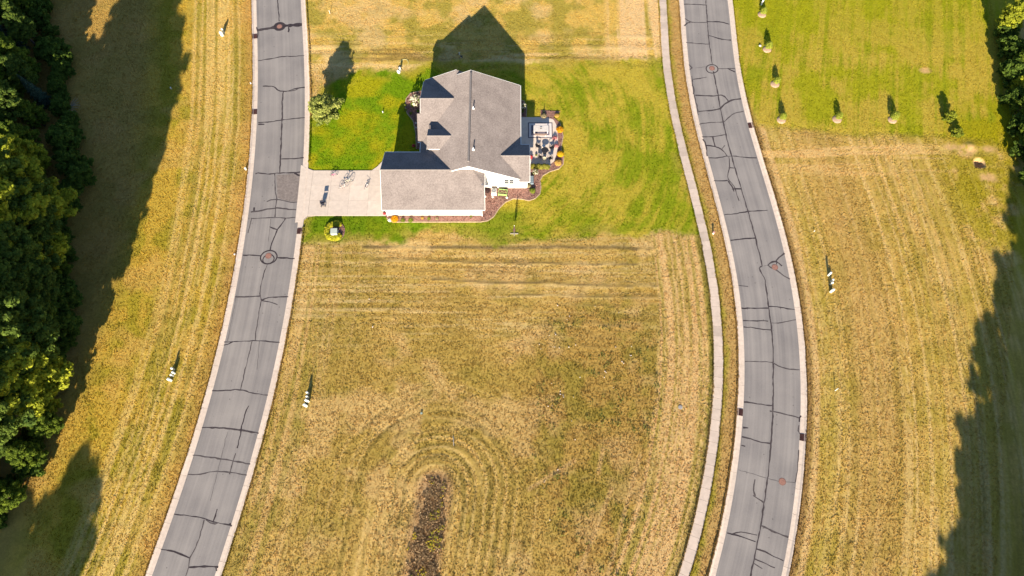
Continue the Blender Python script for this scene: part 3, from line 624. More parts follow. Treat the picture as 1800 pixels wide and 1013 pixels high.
# shredded bark chips on the beds
chips = []
for poly, n in ((BED_S, 2600), (BED_W, 700), (BED_E, 150), (BED_T, 260)):
    a = np.array(poly); cx = rng.uniform(a[:,0].min(), a[:,0].max(), n*3); cy = rng.uniform(a[:,1].min(), a[:,1].max(), n*3)
    k = sdf_poly(cx, cy, a) < -.12; chips.append(np.c_[cx[k], cy[k]][:n])
ch = np.vstack(chips); cc = np.array((.36, .20, .165))[None]*(.35+1.1*rng.random(len(ch)))[:, None]
tag(link(blades(ch[:,0], ch[:,1], np.full(len(ch), .07), np.full(len(ch), .2), 'bark_chips', cc, z=.03, lean=2.0, nb=2), 'bark_chips'), 'reddish bark chips covering the planting beds round the house', 'bark chips', kind='stuff')

# ------------------------------------------------------------------ house
def shingle_material():
    m = bpy.data.materials.new('asphalt_shingle'); m.use_nodes = True; n, l = m.node_tree.nodes, m.node_tree.links; b = n['Principled BSDF']; b.inputs['Roughness'].default_value = .95; b.inputs['Diffuse Roughness'].default_value = 1.0; b.inputs['Specular IOR Level'].default_value = .15
    co = n.new('ShaderNodeTexCoord')
    a = n.new('ShaderNodeTexNoise'); a.inputs['Scale'].default_value = 4.5; a.inputs['Detail'].default_value = 8; a.inputs['Roughness'].default_value = .8; l.new(co.outputs['Object'], a.inputs['Vector'])
    c = n.new('ShaderNodeTexNoise'); c.inputs['Scale'].default_value = .5; c.inputs['Detail'].default_value = 3; l.new(co.outputs['Object'], c.inputs['Vector'])
    sx = n.new('ShaderNodeSeparateXYZ'); l.new(co.outputs['Object'], sx.inputs[0])
    z = n.new('ShaderNodeMath'); z.operation = 'MULTIPLY'; z.inputs[1].default_value = 1/.066; l.new(sx.outputs[2], z.inputs[0])
    fr = n.new('ShaderNodeMath'); fr.operation = 'FRACT'; l.new(z.outputs[0], fr.inputs[0])
    mr = n.new('ShaderNodeMapRange'); mr.inputs[1].default_value = 0; mr.inputs[2].default_value = .25; mr.inputs[3].default_value = -.10; mr.inputs[4].default_value = 0; l.new(fr.outputs[0], mr.inputs[0])
    ad = n.new('ShaderNodeMath'); l.new(a.outputs[0], ad.inputs[0]); l.new(mr.outputs[0], ad.inputs[1])
    ad2 = n.new('ShaderNodeMath'); ad2.operation = 'MULTIPLY_ADD'; ad2.inputs[1].default_value = .3; l.new(c.outputs[0], ad2.inputs[0]); l.new(ad.outputs[0], ad2.inputs[2])
    r = n.new('ShaderNodeValToRGB'); r.color_ramp.elements[0].position = .46; r.color_ramp.elements[1].position = .84
    r.color_ramp.elements[0].color = (.168, .143, .14, 1); r.color_ramp.elements[1].color = (.36, .316, .305, 1); l.new(ad2.outputs[0], r.inputs[0]); l.new(r.outputs[0], b.inputs['Base Color'])
    bp = n.new('ShaderNodeBump'); bp.inputs['Strength'].default_value = .5; bp.inputs['Distance'].default_value = .03; l.new(ad.outputs[0], bp.inputs['Height']); l.new(bp.outputs[0], b.inputs['Normal']); return m
M_SH = shingle_material(); M_CAP = mat('ridge_cap_shingle', (.21, .19, .19), noise=.25, nscale=6)
def siding_material():
    m = mat('white_siding', (.80, .79, .77), rough=.6, noise=.02); n, l = m.node_tree.nodes, m.node_tree.links
    co = n.new('ShaderNodeTexCoord'); wv = n.new('ShaderNodeTexWave'); wv.bands_direction = 'Z'; wv.wave_profile = 'SAW'; wv.inputs['Scale'].default_value = 1.25
    l.new(co.outputs['Object'], wv.inputs['Vector']); bp = n.new('ShaderNodeBump'); bp.inputs['Strength'].default_value = .3; bp.inputs['Distance'].default_value = .03
    l.new(wv.outputs[0], bp.inputs['Height']); l.new(bp.outputs[0], n['Principled BSDF'].inputs['Normal']); return m
M_SID = siding_material(); M_WHITE = mat('white_trim', (.80, .79, .78), rough=.45, noise=.03); M_FND = mat('foundation_concrete', (.36, .34, .32), noise=.1)
M_GLASS = mat('window_glass', (.05, .06, .075), rough=.08, noise=.1, spec=.8); M_DOOR = mat('painted_door', (.18, .05, .045), rough=.4, noise=.05)
house = empty('house', (-6, 62, 0), 0, 'white sided house with grey shingled gable roofs on a green lawn', 'house')
HB = bpy.context.view_layer
OFF = np.array((-6.0, 62.0, 0.0))
def hb(mb, name, m, parent=None, smooth=False):
    mb.v = [(p[0]-OFF[0], p[1]-OFF[1], p[2]) for p in mb.v]
    return mb.build(name, m, parent or house, smooth)
XR, ZR, XE, XWv, ZE = -6.38, 7.0, 1.3, -14.05, 3.3
S = (ZR-ZE)/(XE-XR)
def zw(x): return ZR-S*abs(x-XR)
YS0, YN0, YN1 = 54.75, 72.0, 73.0
T = .16
# walls
def extr(poly, axis_, a, b):
    mb = MB(); n = len(poly)
    vs = [((a, p[0], p[1]) if axis_ == 'x' else (p[0], a, p[1])) for p in poly]+[((b, p[0], p[1]) if axis_ == 'x' else (p[0], b, p[1])) for p in poly]
    return mb.add(vs, [tuple(range(n)), tuple(range(2*n-1, n-1, -1))]+[(i, (i+1)%n, n+(i+1)%n, n+i) for i in range(n)])
d_ = .2
hb(extr([(-12.4, .35), (.95, .35), (.95, zw(.95)-d_), (XR, ZR-d_), (-12.4, zw(-12.4)-d_)], 'y', 55.05, 71.6), 'wall', M_SID)
hb(extr([(-13.72, .35), (-8.9, .35), (-8.9, zw(-8.9)-d_), (-13.72, zw(-13.72)-d_)], 'y', 65.42, 72.55), 'wall', M_SID)
GR = (54.95, 5.62); GS = (49.75, 2.95); GN = (59.35, 3.5)
ps, pn = (GR[1]-GS[1])/(GR[0]-GS[0]), (GR[1]-GN[1])/(GN[0]-GR[0])
hb(extr([(50.26, .3), (58.92, .3), (58.92, GR[1]-pn*(58.92-GR[0])-d_), (GR[0], GR[1]-d_), (50.26, GR[1]-ps*(GR[0]-50.26)-d_)], 'x', -19.0, -6.3), 'garage_wall', M_SID)
hb(extr([(50.26, .3), (55.0, .3), (55.0, 4.34), (52.9, 4.34), (50.26, GR[1]-ps*(GR[0]-50.26)-d_)], 'x', -6.32, -4.5), 'garage_wall', M_SID)
ER = (57.95, 4.75); pe = .49
hb(extr([(55.02, .35), (60.4, .35), (60.4, ER[1]-pe*(60.4-ER[0])-d_), (ER[0], ER[1]-d_), (55.02, ER[1]-pe*(ER[0]-55.02)-d_)], 'x', -2.0, 2.35), 'bay_wall', M_SID)
NR = (67.58, 5.8); pns, pnn = .385, .48
hb(extr([(65.42, 3.0), (72.4, 3.0), (72.4, NR[1]-pnn*(72.4-NR[0])-d_), (NR[0], NR[1]-d_), (65.42, NR[1]-pns*(NR[0]-65.42)-d_)], 'x', -13.75, -9.6), 'front_gable_wall', M_SID)
f = MB().box(-12.36, .91, 55.09, 71.56, -.2, .36); hb(f, 'foundation', M_FND)
f = MB().box(-18.96, -4.54, 50.3, 58.88, -.2, .31); hb(f, 'foundation', M_FND)
f = MB().box(-1.9, 2.31, 55.06, 60.36, -.2, .355); hb(f, 'foundation', M_FND)
f = MB().box(-13.68, -8.9, 65.46, 72.5, -.2, .352); hb(f, 'foundation', M_FND)
# roofs
main = hb(MB().slab([(XR, YS0, ZR), (XR, YN0, ZR), (XE, YN0, ZE), (XE, YS0, ZE)], T), 'main_roof', M_SH)
hb(MB().slab([(XR-.001, YS0, ZR), (XR-.001, YN0, ZR), (-8.72, YN0, zw(-8.72)), (-8.72, YN1, zw(-8.72)), (XWv, YN1, ZE), (XWv, YS0, ZE)], T), 'main_roof', M_SH)
hb(MB().slab([(-8.715, YN0-.4, zw(-8.72)), (-8.715, YN1, zw(-8.72)), (-7.55, YN1, zw(-8.72)-.56), (-7.55, YN0-.4, zw(-8.72)-.56)], T), 'nook_roof', M_SH)
gar = hb(MB().slab([(-19.45, GR[0], GR[1]), (-19.3, GS[0], GS[1]), (-4.05, GS[0], GS[1]), (-4.13, 52.9, GR[1]-ps*(GR[0]-52.9)), (-5.92, GR[0], GR[1])], T), 'garage_roof', M_SH)
hb(MB().slab([(-19.45, GR[0]+.001, GR[1]), (-19.4, GN[0], GN[1]), (-13.9, GN[0], GN[1]), (-13.6, GN[0], GN[1]), (-8.6, GR[0]+.001, GR[1])], T), 'garage_roof', M_SH)
zk = GR[1]-ps*(GR[0]-52.9)
hb(MB().slab([(-5.92, GR[0], GR[1]+.003), (-4.11, 52.9, zk+.003), (-4.09, 55.04, zk-.03), (-5.85, 55.04, GR[1])], T), 'hip_roof', M_SH)
fg = hb(MB().slab([(-14.12, NR[0], NR[1]), (-8.75, NR[0], NR[1]), (-13.75, 61.3, NR[1]-pns*(NR[0]-61.3)), (-14.12, 61.3, NR[1]-pns*(NR[0]-61.3))], T), 'front_gable_roof', M_SH)
hb(MB().slab([(-14.12, NR[0]+.001, NR[1]), (-8.75, NR[0]+.001, NR[1]), (-13.8, 72.8, NR[1]-pnn*(72.8-NR[0])), (-14.12, 72.8, NR[1]-pnn*(72.8-NR[0]))], T), 'front_gable_roof', M_SH)
hb(MB().slab([(-14.68, 65.4, NR[1]-pns*(NR[0]-65.4)), (-14.122, 65.4, NR[1]-pns*(NR[0]-65.4)), (-14.122, 61.4, NR[1]-pns*(NR[0]-61.4)), (-14.5, 61.4, NR[1]-pns*(NR[0]-61.4))], T), 'porch_roof', M_SH)
er = hb(MB().slab([(-1.9, ER[0], ER[1]), (2.66, ER[0], ER[1]), (2.66, 54.5, ER[1]-pe*(ER[0]-54.5)), (1.15, 54.5, ER[1]-pe*(ER[0]-54.5))], T), 'bay_roof', M_SH)
hb(MB().slab([(-1.9, ER[0]+.001, ER[1]), (2.66, ER[0]+.001, ER[1]), (2.66, 60.85, ER[1]-pe*(60.85-ER[0])), (1.2, 60.85, ER[1]-pe*(60.85-ER[0]))], T), 'bay_roof', M_SH)
DR = (60.88, 5.64); pd = .44
dz = DR[1]-pd*1.78
dm = hb(MB().slab([(-12.85, DR[0], DR[1]), (-9.0, DR[0], DR[1]), (-10.8, DR[0]-1.78, dz), (-12.85, DR[0]-1.78, dz)], .14), 'dormer_roof', M_SH)
hb(MB().slab([(-12.85, DR[0]+.001, DR[1]), (-9.0, DR[0]+.001, DR[1]), (-10.8, DR[0]+1.78, dz), (-12.85, DR[0]+1.78, dz)], .14), 'dormer_roof', M_SH)
dw_ = hb(extr([(59.4, 3.6), (62.36, 3.6), (62.36, dz+.0), (60.88, DR[1]-.18), (59.4, dz+.0)], 'x', -12.5, -9.8), 'dormer_wall', M_SID)
w_ = hb(MB().box(-12.53, -12.5, 60.4, 61.36, 4.0, 4.9), 'window', M_GLASS)
hb(MB().box(-12.6, -10.6, 59.02, 59.1, dz-.16, dz-.02), 'gutter', M_WHITE); hb(MB().box(-12.9, -12.84, 59.1, 62.66, dz-.16, dz-.05), 'fascia', M_WHITE)
# ridge caps and vents
hb(MB().tube([(XR, YS0+.75, ZR+.03), (XR, YN0-.55, ZR+.03)], .16, 6), 'ridge_vent', M_CAP)
hb(MB().tube([(-19.44, GR[0], GR[1]+.01), (-9.0, GR[0], GR[1]+.01)], .1, 6), 'ridge_cap', M_CAP)
hb(MB().tube([(-14.1, NR[0], NR[1]+.01), (-9.0, NR[0], NR[1]+.01)], .1, 6), 'ridge_cap', M_CAP)
hb(MB().tube([(-1.7, ER[0], ER[1]+.01), (2.64, ER[0], ER[1]+.01)], .1, 6), 'ridge_cap', M_CAP); hb(MB().tube([(-12.8, DR[0], DR[1]+.01), (-9.2, DR[0], DR[1]+.01)], .09, 6), 'ridge_cap', M_CAP)
M_PIPE = mat('vent_pipe_white', (.75, .76, .78), rough=.5, noise=.05)
def pipe(px, py, z, h=.5):
    x, y_, _ = G(px, py, z); o = hb(MB().lathe([(.2, z-.2), (.2, z+.06), (.09, z+.12), (.085, z+h), (.06, z+h)], 12, (x, y_, 0)), 'vent_pipe', M_PIPE)
pipe(832, 191, 6.75); pipe(832, 263, 6.75); pipe(812, 324, 4.3, .4); pipe(821, 324, 4.3, .4)
x, y_, _ = G(848, 325, 4.4); hb(MB().lathe([(.16, 4.1), (.16, 4.5), (.24, 4.5), (.22, 4.62), (.05, 4.7)], 10, (x, y_, 0)), 'flue_cap', mat('galvanised_dark', (.16, .16, .2), rough=.5, noise=.2, metal=.5))
# gutters, trim
def gut(a, b, w2=.05, h=.12):
    a, b = np.array(a, float), np.array(b, float); d = (b-a)/np.linalg.norm(b-a); nr = np.array((-d[1], d[0], 0))*w2
    V = [a-nr, b-nr, b+nr, a+nr]; lo = [v-np.array((0, 0, h)) for v in V]
    hb(MB().add([tuple(v) for v in V+lo], [(0,1,2,3), (7,6,5,4), (0,4,5,1), (1,5,6,2), (2,6,7,3), (3,7,4,0)]), 'gutter', M_WHITE)
gut((XE+.08, 60.9, ZE-.0), (XE+.08, YN0, ZE-.0)); gut((-19.28, GS[0]-.08, GS[1]), (-4.05, GS[0]-.08, GS[1])); gut((-19.4, GN[0]+.08, GN[1]), (-14.0, GN[0]+.08, GN[1]))
gut((XWv-.08, GN[0]+.2, ZE), (XWv-.08, 61.2, ZE)); gut((2.66, 54.42, 3.05), (1.2, 54.42, 3.05)); gut((1.4, 60.93, 3.3), (2.66, 60.93, 3.3)); gut((-14.12, 61.24, 3.36), (-14.55, 61.3, 3.36)); gut((-4.02, 52.95, zk), (-4.02, 55.0, zk))
def rake(a, b):
    a, b = np.array(a, float), np.array(b, float); up = np.array((0, 0, .2)); yv = np.array((0, .028, 0)) if abs(a[0]-b[0]) > .5 else np.array((.028, 0, 0)); z0 = np.array((0, 0, .004))
    V = [a-yv+z0, b-yv+z0, b+yv+z0, a+yv+z0]; lo = [v-up for v in V]
    hb(MB().add([tuple(v) for v in V+lo], [(0,1,2,3), (7,6,5,4), (0,4,5,1), (1,5,6,2), (2,6,7,3), (3,7,4,0)]), 'rake_board', M_WHITE)
rake((XR, YS0-.05, ZR), (1.1, YS0-.05, zw(1.1))); rake((XR, YS0-.05, ZR), (-8.9, YS0-.05, zw(-8.9)))
rake((XR, YN0+.05, ZR), (XE, YN0+.05, ZE)); rake((XR, YN0+.05, ZR), (-8.7, YN0+.05, zw(-8.7))); rake((-8.72, YN1+.05, zw(-8.72)), (XWv, YN1+.05, ZE))
rake((-19.5, GR[0], GR[1]), (-19.36, GS[0], GS[1])); rake((-19.5, GR[0], GR[1]), (-19.46, GN[0], GN[1])); rake((-4.0, GS[0], GS[1]), (-4.08, 52.9, zk)); rake((2.71, ER[0], ER[1]), (2.71, 54.5, 3.06)); rake((2.71, ER[0], ER[1]), (2.71, 60.85, 3.33))
rake((-14.17, NR[0], NR[1]), (-14.17, 65.5, NR[1]-pns*2.08)); rake((-14.17, NR[0], NR[1]), (-14.17, 72.8, 3.3))
# windows and doors
def window(x, y_, z, wdt, h, face, parent=None):
    """face: 'S','N' (wall along x) or 'W','E'"""
    s = {'S': -1, 'N': 1, 'W': -1, 'E': 1}[face]
    def bxx(u0, u1, d0, d1, z0, z1):
        lo, hi = sorted((s*d0, s*d1))
        return MB().box(x+u0, x+u1, y_+lo, y_+hi, z0, z1) if face in 'SN' else MB().box(x+lo, x+hi, y_+u0, y_+u1, z0, z1)
    fr = hb(bxx(-wdt/2-.1, wdt/2+.1, 0, .05, z-.1, z+h+.1), 'window', M_WHITE)
    for i in range(2):
        for j in range(2):
            o = bxx(-wdt/2+i*wdt/2+.04, -wdt/2+(i+1)*wdt/2-.04, .05, .058, z+j*h/2+.04, z+(j+1)*h/2-.04); o.v = [(p[0]-OFF[0], p[1]-OFF[1], p[2]) for p in o.v]; o.build('pane', M_GLASS, fr)
window(-.45, 55.05, 1.5, 1.5, 1.25, 'S'); window(.95, 64.5, 1.2, 1.6, 1.3, 'E'); window(.95, 68.5, 1.2, 1.4, 1.3, 'E'); window(-3, 71.6, 1.2, 1.5, 1.3, 'N'); window(-13.72, 69, 1.2, 1.8, 1.4, 'W'); window(2.35, 57.8, 1.2, 1.8, 1.3, 'E')
gd = hb(MB().box(-19.06, -19.0, 51.0, 56.0, .05, 2.35), 'garage_door', M_WHITE)
for i in range(4):
    for j in range(4):
        o = MB().box(-19.09, -19.06, 51.1+j*1.23, 51.1+j*1.23+1.1, .15+i*.56, .15+i*.56+.46); o.v = [(p[0]-OFF[0], p[1]-OFF[1], p[2]) for p in o.v]; o.build('panel', M_WHITE, gd)
hb(MB().box(-12.46, -12.4, 62.6, 63.6, .4, 2.45), 'front_door', M_DOOR); hb(MB().box(.95, 1.0, 61.6, 63.4, .4, 2.45), 'patio_door', M_GLASS)
hb(MB().box(-14.4, -12.4, 59.2, 65.4, -.1, .3), 'porch_slab', M_FND)
for yc in (61.7, 65.2): hb(MB().box(-14.32, -14.12, yc-.1, yc+.1, .3, 3.35), 'porch_post', M_WHITE)
hb(MB().box(-14.9, -14.0, 60.35, 60.42, .75, .85).box(-14.9, -14.84, 60.35, 60.42, 0, .8), 'porch_rail', M_WHITE)
for (x, y_) in ((-18.95, 50.2), (-4.55, 50.2), (.9, 71.5)): hb(MB().box(x-.05, x+.05, y_-.05, y_+.05, .05, 3.0), 'downspout', M_WHITE)

# ------------------------------------------------------------------ vegetation
M_LEAF = grass_material('leaves', True)
M_BARK = mat('bark', (.13, .10, .08), noise=.35, nscale=5, bump=.6, bscale=12)
def leaf_mesh(name, P, Nn, size, colr, m=None):
    n = len(P); Nn = Nn/(np.linalg.norm(Nn, axis=1)[:, None]+1e-9)
    a = np.cross(Nn, rng.normal(0, 1, (n, 3))); a /= np.linalg.norm(a, axis=1)[:, None]+1e-9; b = np.cross(Nn, a)
    s = size[:, None]
    V = np.stack([P-a*s*.62, P-b*s*.38, P+a*s*.62, P+b*s*.38], 1).reshape(-1, 3)
    return np_mesh(name, V, np.arange(n*4).reshape(-1, 4), m or M_LEAF, np.repeat(colr, 4, 0))
def crown_points(lobes, per, fill=.25):
    Ps, Ns = [], []
    for (c, r) in lobes:
        k = int(per*(r[0]*r[1]+r[1]*r[2]+r[0]*r[2])/3)
        d = rng.normal(0, 1, (k, 3)); d /= np.linalg.norm(d, axis=1)[:, None]
        rad = 1-fill*rng.random(k)**1.5; q = d*rad[:, None]*np.array(r)
        q *= (1+.22*np.sin(d[:,0:1]*7+c[0]*3)*np.sin(d[:,1:2]*6+c[1])*np.sin(d[:,2:3]*5+1))
        Ps.append(q+np.array(c)); Ns.append(d+rng.normal(0, .55, (k, 3))+np.array((0, 0, .35)))
    return np.vstack(Ps), np.vstack(Ns)
def limb_mesh(name, h, r, lobes, k=7):
    b = MB(); b.tube([(0, 0, -.2), (.05*h*.1, 0, h*.3), (0, .1, h*.62), (.1, 0, h*.86)], r, k, True, r*.25)
    for (c, rr) in lobes[:9]:
        z0 = max(h*.22, c[2]-rr[2]*1.1-.25*math.hypot(c[0], c[1])); b.tube([(0, 0, min(z0, h*.7)), (c[0]*.55, c[1]*.55, min(z0, h*.7)*.45+c[2]*.55), tuple(c)], r*.32, 5, True, r*.08)
    return b.mesh(name, M_BARK)
def decid(name, h, rad, base, col_a, col_b, leaf=.30, per=330, lob=16, seed=1):
    """returns (trunk mesh, crown mesh) of a broadleaf tree: boughs, twig clusters on each, leaves on those"""
    rs = np.random.default_rng(seed); lobes = []; small = []
    for i in range(lob):
        t = 2.4*i+rs.random()*.9; zf = (i+.5)/lob; z = base+(h-base-rad*.3)*zf
        prof = math.sin(math.pi*min(.97, .22+zf*.74))**.8; rr = rad*prof*(.45+.4*rs.random())*(1 if zf < .9 else .4)
        q = rad*(.26+.12*rs.random()); c = np.array((rr*math.cos(t), rr*math.sin(t), z)); lobes.append((tuple(c), (q, q, q*.8)))
        for j in range(15):
            d = rs.normal(0, 1, 3); d /= np.linalg.norm(d); d[2] = d[2]*.8+.10; small.append((c+d*q*(.55+.95*rs.random()), q*(.20+.24*rs.random())))
    small.append((np.array((0, 0, h-rad*.25)), rad*.2)); P, Nn, tone = [], [], []
    for c, q in small:
        k = max(9, int(per*q*q*1.6)); d = rs.normal(0, 1, (k, 3)); d /= np.linalg.norm(d, axis=1)[:, None]
        P.append(c+d*q*np.array((1.15, 1.15, .7))*(.3+1.0*rs.random(k)**.7)[:, None]); Nn.append(d*.7+rs.normal(0, .5, (k, 3))+np.array((0, 0, .55))); tone.append(np.full(k, rs.random()))
    P, Nn, tone = np.vstack(P), np.vstack(Nn), np.concatenate(tone); k = len(P)
    colr = (np.array(col_a)+(np.array(col_b)-np.array(col_a))*np.clip(.55*tone+.45*rs.random(k), 0, 1)[:, None])*(.75+.5*rs.random(k))[:, None]
    return limb_mesh(name+'_trunk', h, .024*h, lobes), leaf_mesh(name+'_crown', P, Nn, leaf*(.7+.6*rs.random(k)), colr)
def conifer(name, h, rad, col_a, col_b, leaf=.2, n=5200, seed=1, tiers=11, base=.05):
    rs = np.random.default_rng(seed); zf = base+(1-base)*(1-np.sqrt(rs.random(n))); ti = np.floor(zf*tiers)/tiers
    rmax = rad*(1-zf)**.85*(.82+.28*((zf*tiers)%1 < .5)); th = rs.random(n)*2*math.pi; br = .8+.25*np.sin(th*7+ti*40); rr = rmax*br*(1-.45*rs.random(n)**2)
    P = np.c_[rr*np.cos(th), rr*np.sin(th), zf*h-rr*.12]; Nn = np.c_[np.cos(th)*.5, np.sin(th)*.5, np.full(n, .8)]+rs.normal(0, .5, (n, 3))
    colr = (np.array(col_a)+(np.array(col_b)-np.array(col_a))*rs.random(n)[:, None])*(.7+.6*rs.random(n))[:, None]
    b = MB().tube([(0, 0, -.1), (0, 0, h*.5), (0, 0, h*.96)], .03*h+.01, 7, True, .01)
    return b.mesh(name+'_trunk', M_BARK), leaf_mesh(name+'_crown', P, Nn, leaf*(.7+.6*rs.random(n)), colr)
def plant(meshes, name, x, y, z=0, s=1.0, rz=0, label=None, cat=None, group=None, parts=('trunk', 'crown'), sz=None):
    e = empty(name, (x, y, z), rz, label, cat, group); e.scale = (s, s, sz or s)
    for me, nm in zip(meshes, parts): link(me, nm, e)
    return e
GA = (.055, .105, .018)
KIND = {
 'maple': [decid('maple', 19, 4.9, 3.5, (.065, .115, .02), (.22, .29, .03), .36, 300, 26, s) for s in (1, 2, 3)],
 'ash': [decid('ash', 21, 4.1, 8.0, (.055, .105, .024), (.17, .235, .036), .34, 320, 26, s) for s in (4, 5, 13)],
 'yellow': [decid('yellow', 18, 4.6, 3.5, (.20, .25, .025), (.50, .52, .045), .34, 320, 24, s) for s in (6, 7)],  # leaf colour brightened to paint sunlit crowns
 'spruce': [conifer('spruce', 17, 3.3, (.04, .08, .058), (.10, .16, .115), .34, 7000, s, 14) for s in (8, 9)],
 'bush': [decid('bush', 4.2, 2.4, .4, (.05, .095, .018), (.14, .21, .03), .30, 380, 14, s) for s in (10, 11, 12)],
}
LBL = {'maple': 'mid green broadleaf tree in the dense %s wood', 'ash': 'dark green narrow broadleaf tree in the dense %s wood', 'yellow': 'yellow green broadleaf tree with sunlight painted into the leaves in the dense %s wood', 'spruce': 'blue green conifer standing in the dense %s wood', 'bush': 'leafy green shrub along the edge of the %s wood'}
NMK = {'maple': 'broadleaf_tree', 'ash': 'broadleaf_tree', 'yellow': 'broadleaf_tree', 'spruce': 'conifer_tree', 'bush': 'shrub'}
def wood(kind, x, y, s, side):
    size = '' if kind == 'bush' else ('towering ' if s > .92 else 'tall ' if s > .7 else 'middling ' if s > .5 else 'low ')
    plant(random.choice(KIND[kind]), NMK[kind], x, y, -.1, s, random.random()*6.28, size+LBL[kind] % side, 'shrub' if kind == 'bush' else 'tree', ('shrubs edging the %s wood' if kind == 'bush' else kind+' trees of the %s wood') % side)
EL = G2(EDGE_L); seglen = np.r_[0, np.cumsum(np.linalg.norm(np.diff(EL, axis=0), axis=1))]
def on_edge(s): return np.array((np.interp(s, seglen, EL[:,0]), np.interp(s, seglen, EL[:,1])))
s = 0.0; i = 0
while s < seglen[-1]:
    p = on_edge(s); wood('bush', p[0]-1.2+rng.normal()*.9, p[1], .5+.7*random.random()**1.5, 'western'); s += 1.5+1.2*random.random()
EMERGE = [(96,470,'maple',3,.36),(88,560,'maple',3,.36),(84,640,'maple',3,.34),(34,330,'yellow',8.5,.56),(14,252,'yellow',8.5,.54),(4,672,'yellow',9,.56),(52,408,'maple',8,.5),(66,740,'maple',4.5,.34),(30,800,'maple',5,.36),(-8,870,'maple',5,.36),(40,700,'yellow',6,.4)]
EPOS = [G(px, py, z)[:2] for (px, py, k, z, sc) in EMERGE]
for (px, py, k, z, sc), p in zip(EMERGE, EPOS): wood(k, p[0], p[1], sc, 'western')
for r_, off in enumerate((3.6, 6.8, 10.4, 14.4, 18.6)):
    s = random.random()*3
    while s < seglen[-1]:
        p = on_edge(s); i += 1; ypx = np.interp(s, seglen, [q[1] for q in EDGE_L]); x, y_ = p[0]-off+(2.6 if r_ == 0 and 400 < ypx < 690 else 0)+rng.normal()*.6, p[1]+rng.normal()*.9
        kind = ['ash', 'maple', 'ash', 'ash', 'maple', 'spruce', 'maple'][(i*3+r_) % 7]; sc = .40+.2*random.random(); ypx = np.interp(s, seglen, [q[1] for q in EDGE_L])
        if r_ == 0 and 400 < ypx < 690: sc = .34+.1*random.random()
        elif r_ == 0: sc = .34+.16*random.random()
        if ypx > 700: sc = (.30+.2*random.random())*(1+.08*r_)
        if min(math.hypot(x-q[0], y_-q[1]) for q in EPOS) > 3.4: wood(kind, x, y_, sc, 'western')
        s += (4.6 if r_ == 0 and 400 < ypx < 690 else 3.4)+random.random()*1.2
for j, ypx in enumerate(range(752, 395, -17)):
    p = on_edge(float(np.interp(ypx, [q[1] for q in EDGE_L], seglen)))
    bright = j in (3, 5, 17, 19); sc = 1.22 if bright else (.74+.1*random.random() if 440 < ypx < 610 else 1.0+.1*random.random())
    wood('yellow' if bright else 'ash', p[0]-(3.0 if bright else (.6, 5.2, 2.6)[j % 3])+rng.normal()*.3, p[1], sc, 'western')
for (x, y_, sc) in ((-61.5,-37,.98),(-67,-41,.95),(-75,-38,.85),(-63,-47,.97),(-70,-49,.95),(-63,-57,1),(-71,-60,1),(-77,-46,.9),(-66,-68,1),(-74,-66,1)):
    wood(random.choice(('maple', 'ash')), x, y_, sc, 'western')
for (x, y_, sc) in ((48.5,-57,.97),(52.5,-47,.98),(57,-38,.96),(59.5,-30,.96),(64,-20,.93),(69,-12,.9),(75,-4,.92),(56,-60,1),(59,-50,1),(62,-40,1),(65,-30,1),(70,-22,1),(74,-14,1),(79,-5,1),(67,-50,1),(72,-40,1),(77,-28,1),(81,-17,1),(71,-5,.95),(75,1,.98),(80,8,.95),(84,14,.9),(88,24,.8)):
    wood(random.choice(('maple', 'ash')), x, y_, sc, 'eastern')
for (px, py, k, sc) in ((1786,14,'yellow',.56),(1822,75,'maple',.5),(1796,100,'maple',.38),(1790,140,'yellow',.30),(1796,180,'maple',.34),(1812,226,'maple',.40),(1840,285,'maple',.5),(1858,345,'ash',.5),(1890,60,'maple',.6),(1890,140,'maple',.6),(1840,-70,'maple',.6),(1900,230,'ash',.6),(1910,330,'ash',.6)):
    g = G(px+10, py, 10*sc); wood(k, g[0], g[1], sc*.78, 'eastern')
for (px, py) in ((1782,85),(1783,125),(1790,170),(1796,215),(1810,260),(1775,52),(1822,300)):
    g = G(px, py, 2); wood('bush', g[0], g[1], .6+.4*random.random(), 'eastern')

def tuftplant(name, h, rad, n, ca, cb, leaf, dome=True, up=.6, seed=3):
    rs = np.random.default_rng(seed); d = rs.normal(0, 1, (n, 3)); d[:,2] = np.abs(d[:,2]); d /= np.linalg.norm(d, axis=1)[:, None]
    P = d*np.array((rad, rad, h*.8))*(1-.3*rs.random(n)[:, None])+np.array((0, 0, h*.15)); Nn = d+rs.normal(0, .4, (n, 3))+np.array((0, 0, up))
    colr = (np.array(ca)+(np.array(cb)-np.array(ca))*rs.random(n)[:, None])*(.75+.5*rs.random(n))[:, None]
    st = MB()
    for i in range(6):
        t = i*1.05; st.tube([(0, 0, -.03), (rad*.35*math.cos(t), rad*.35*math.sin(t), h*.4), (rad*.6*math.cos(t), rad*.6*math.sin(t), h*.7)], .012+.01*rad, 4)
    return st.mesh(name+'_stem', M_STEM), leaf_mesh(name+'_foliage', P, Nn, leaf*(.7+.6*rs.random(n)), colr)
M_STEM = mat('green_stem', (.08, .10, .03), noise=.2)
# young street tree on the lawn
yt = decid('young', 5.7, 2.5, 1.3, (.14, .19, .035), (.44, .46, .13), .27, 290, 18, 21)
g = G(577, 211); plant(yt, 'young_tree', g[0], g[1], 0, 1.0, .4, 'young leafy tree with pale leaves on the lawn beside the road', 'tree')
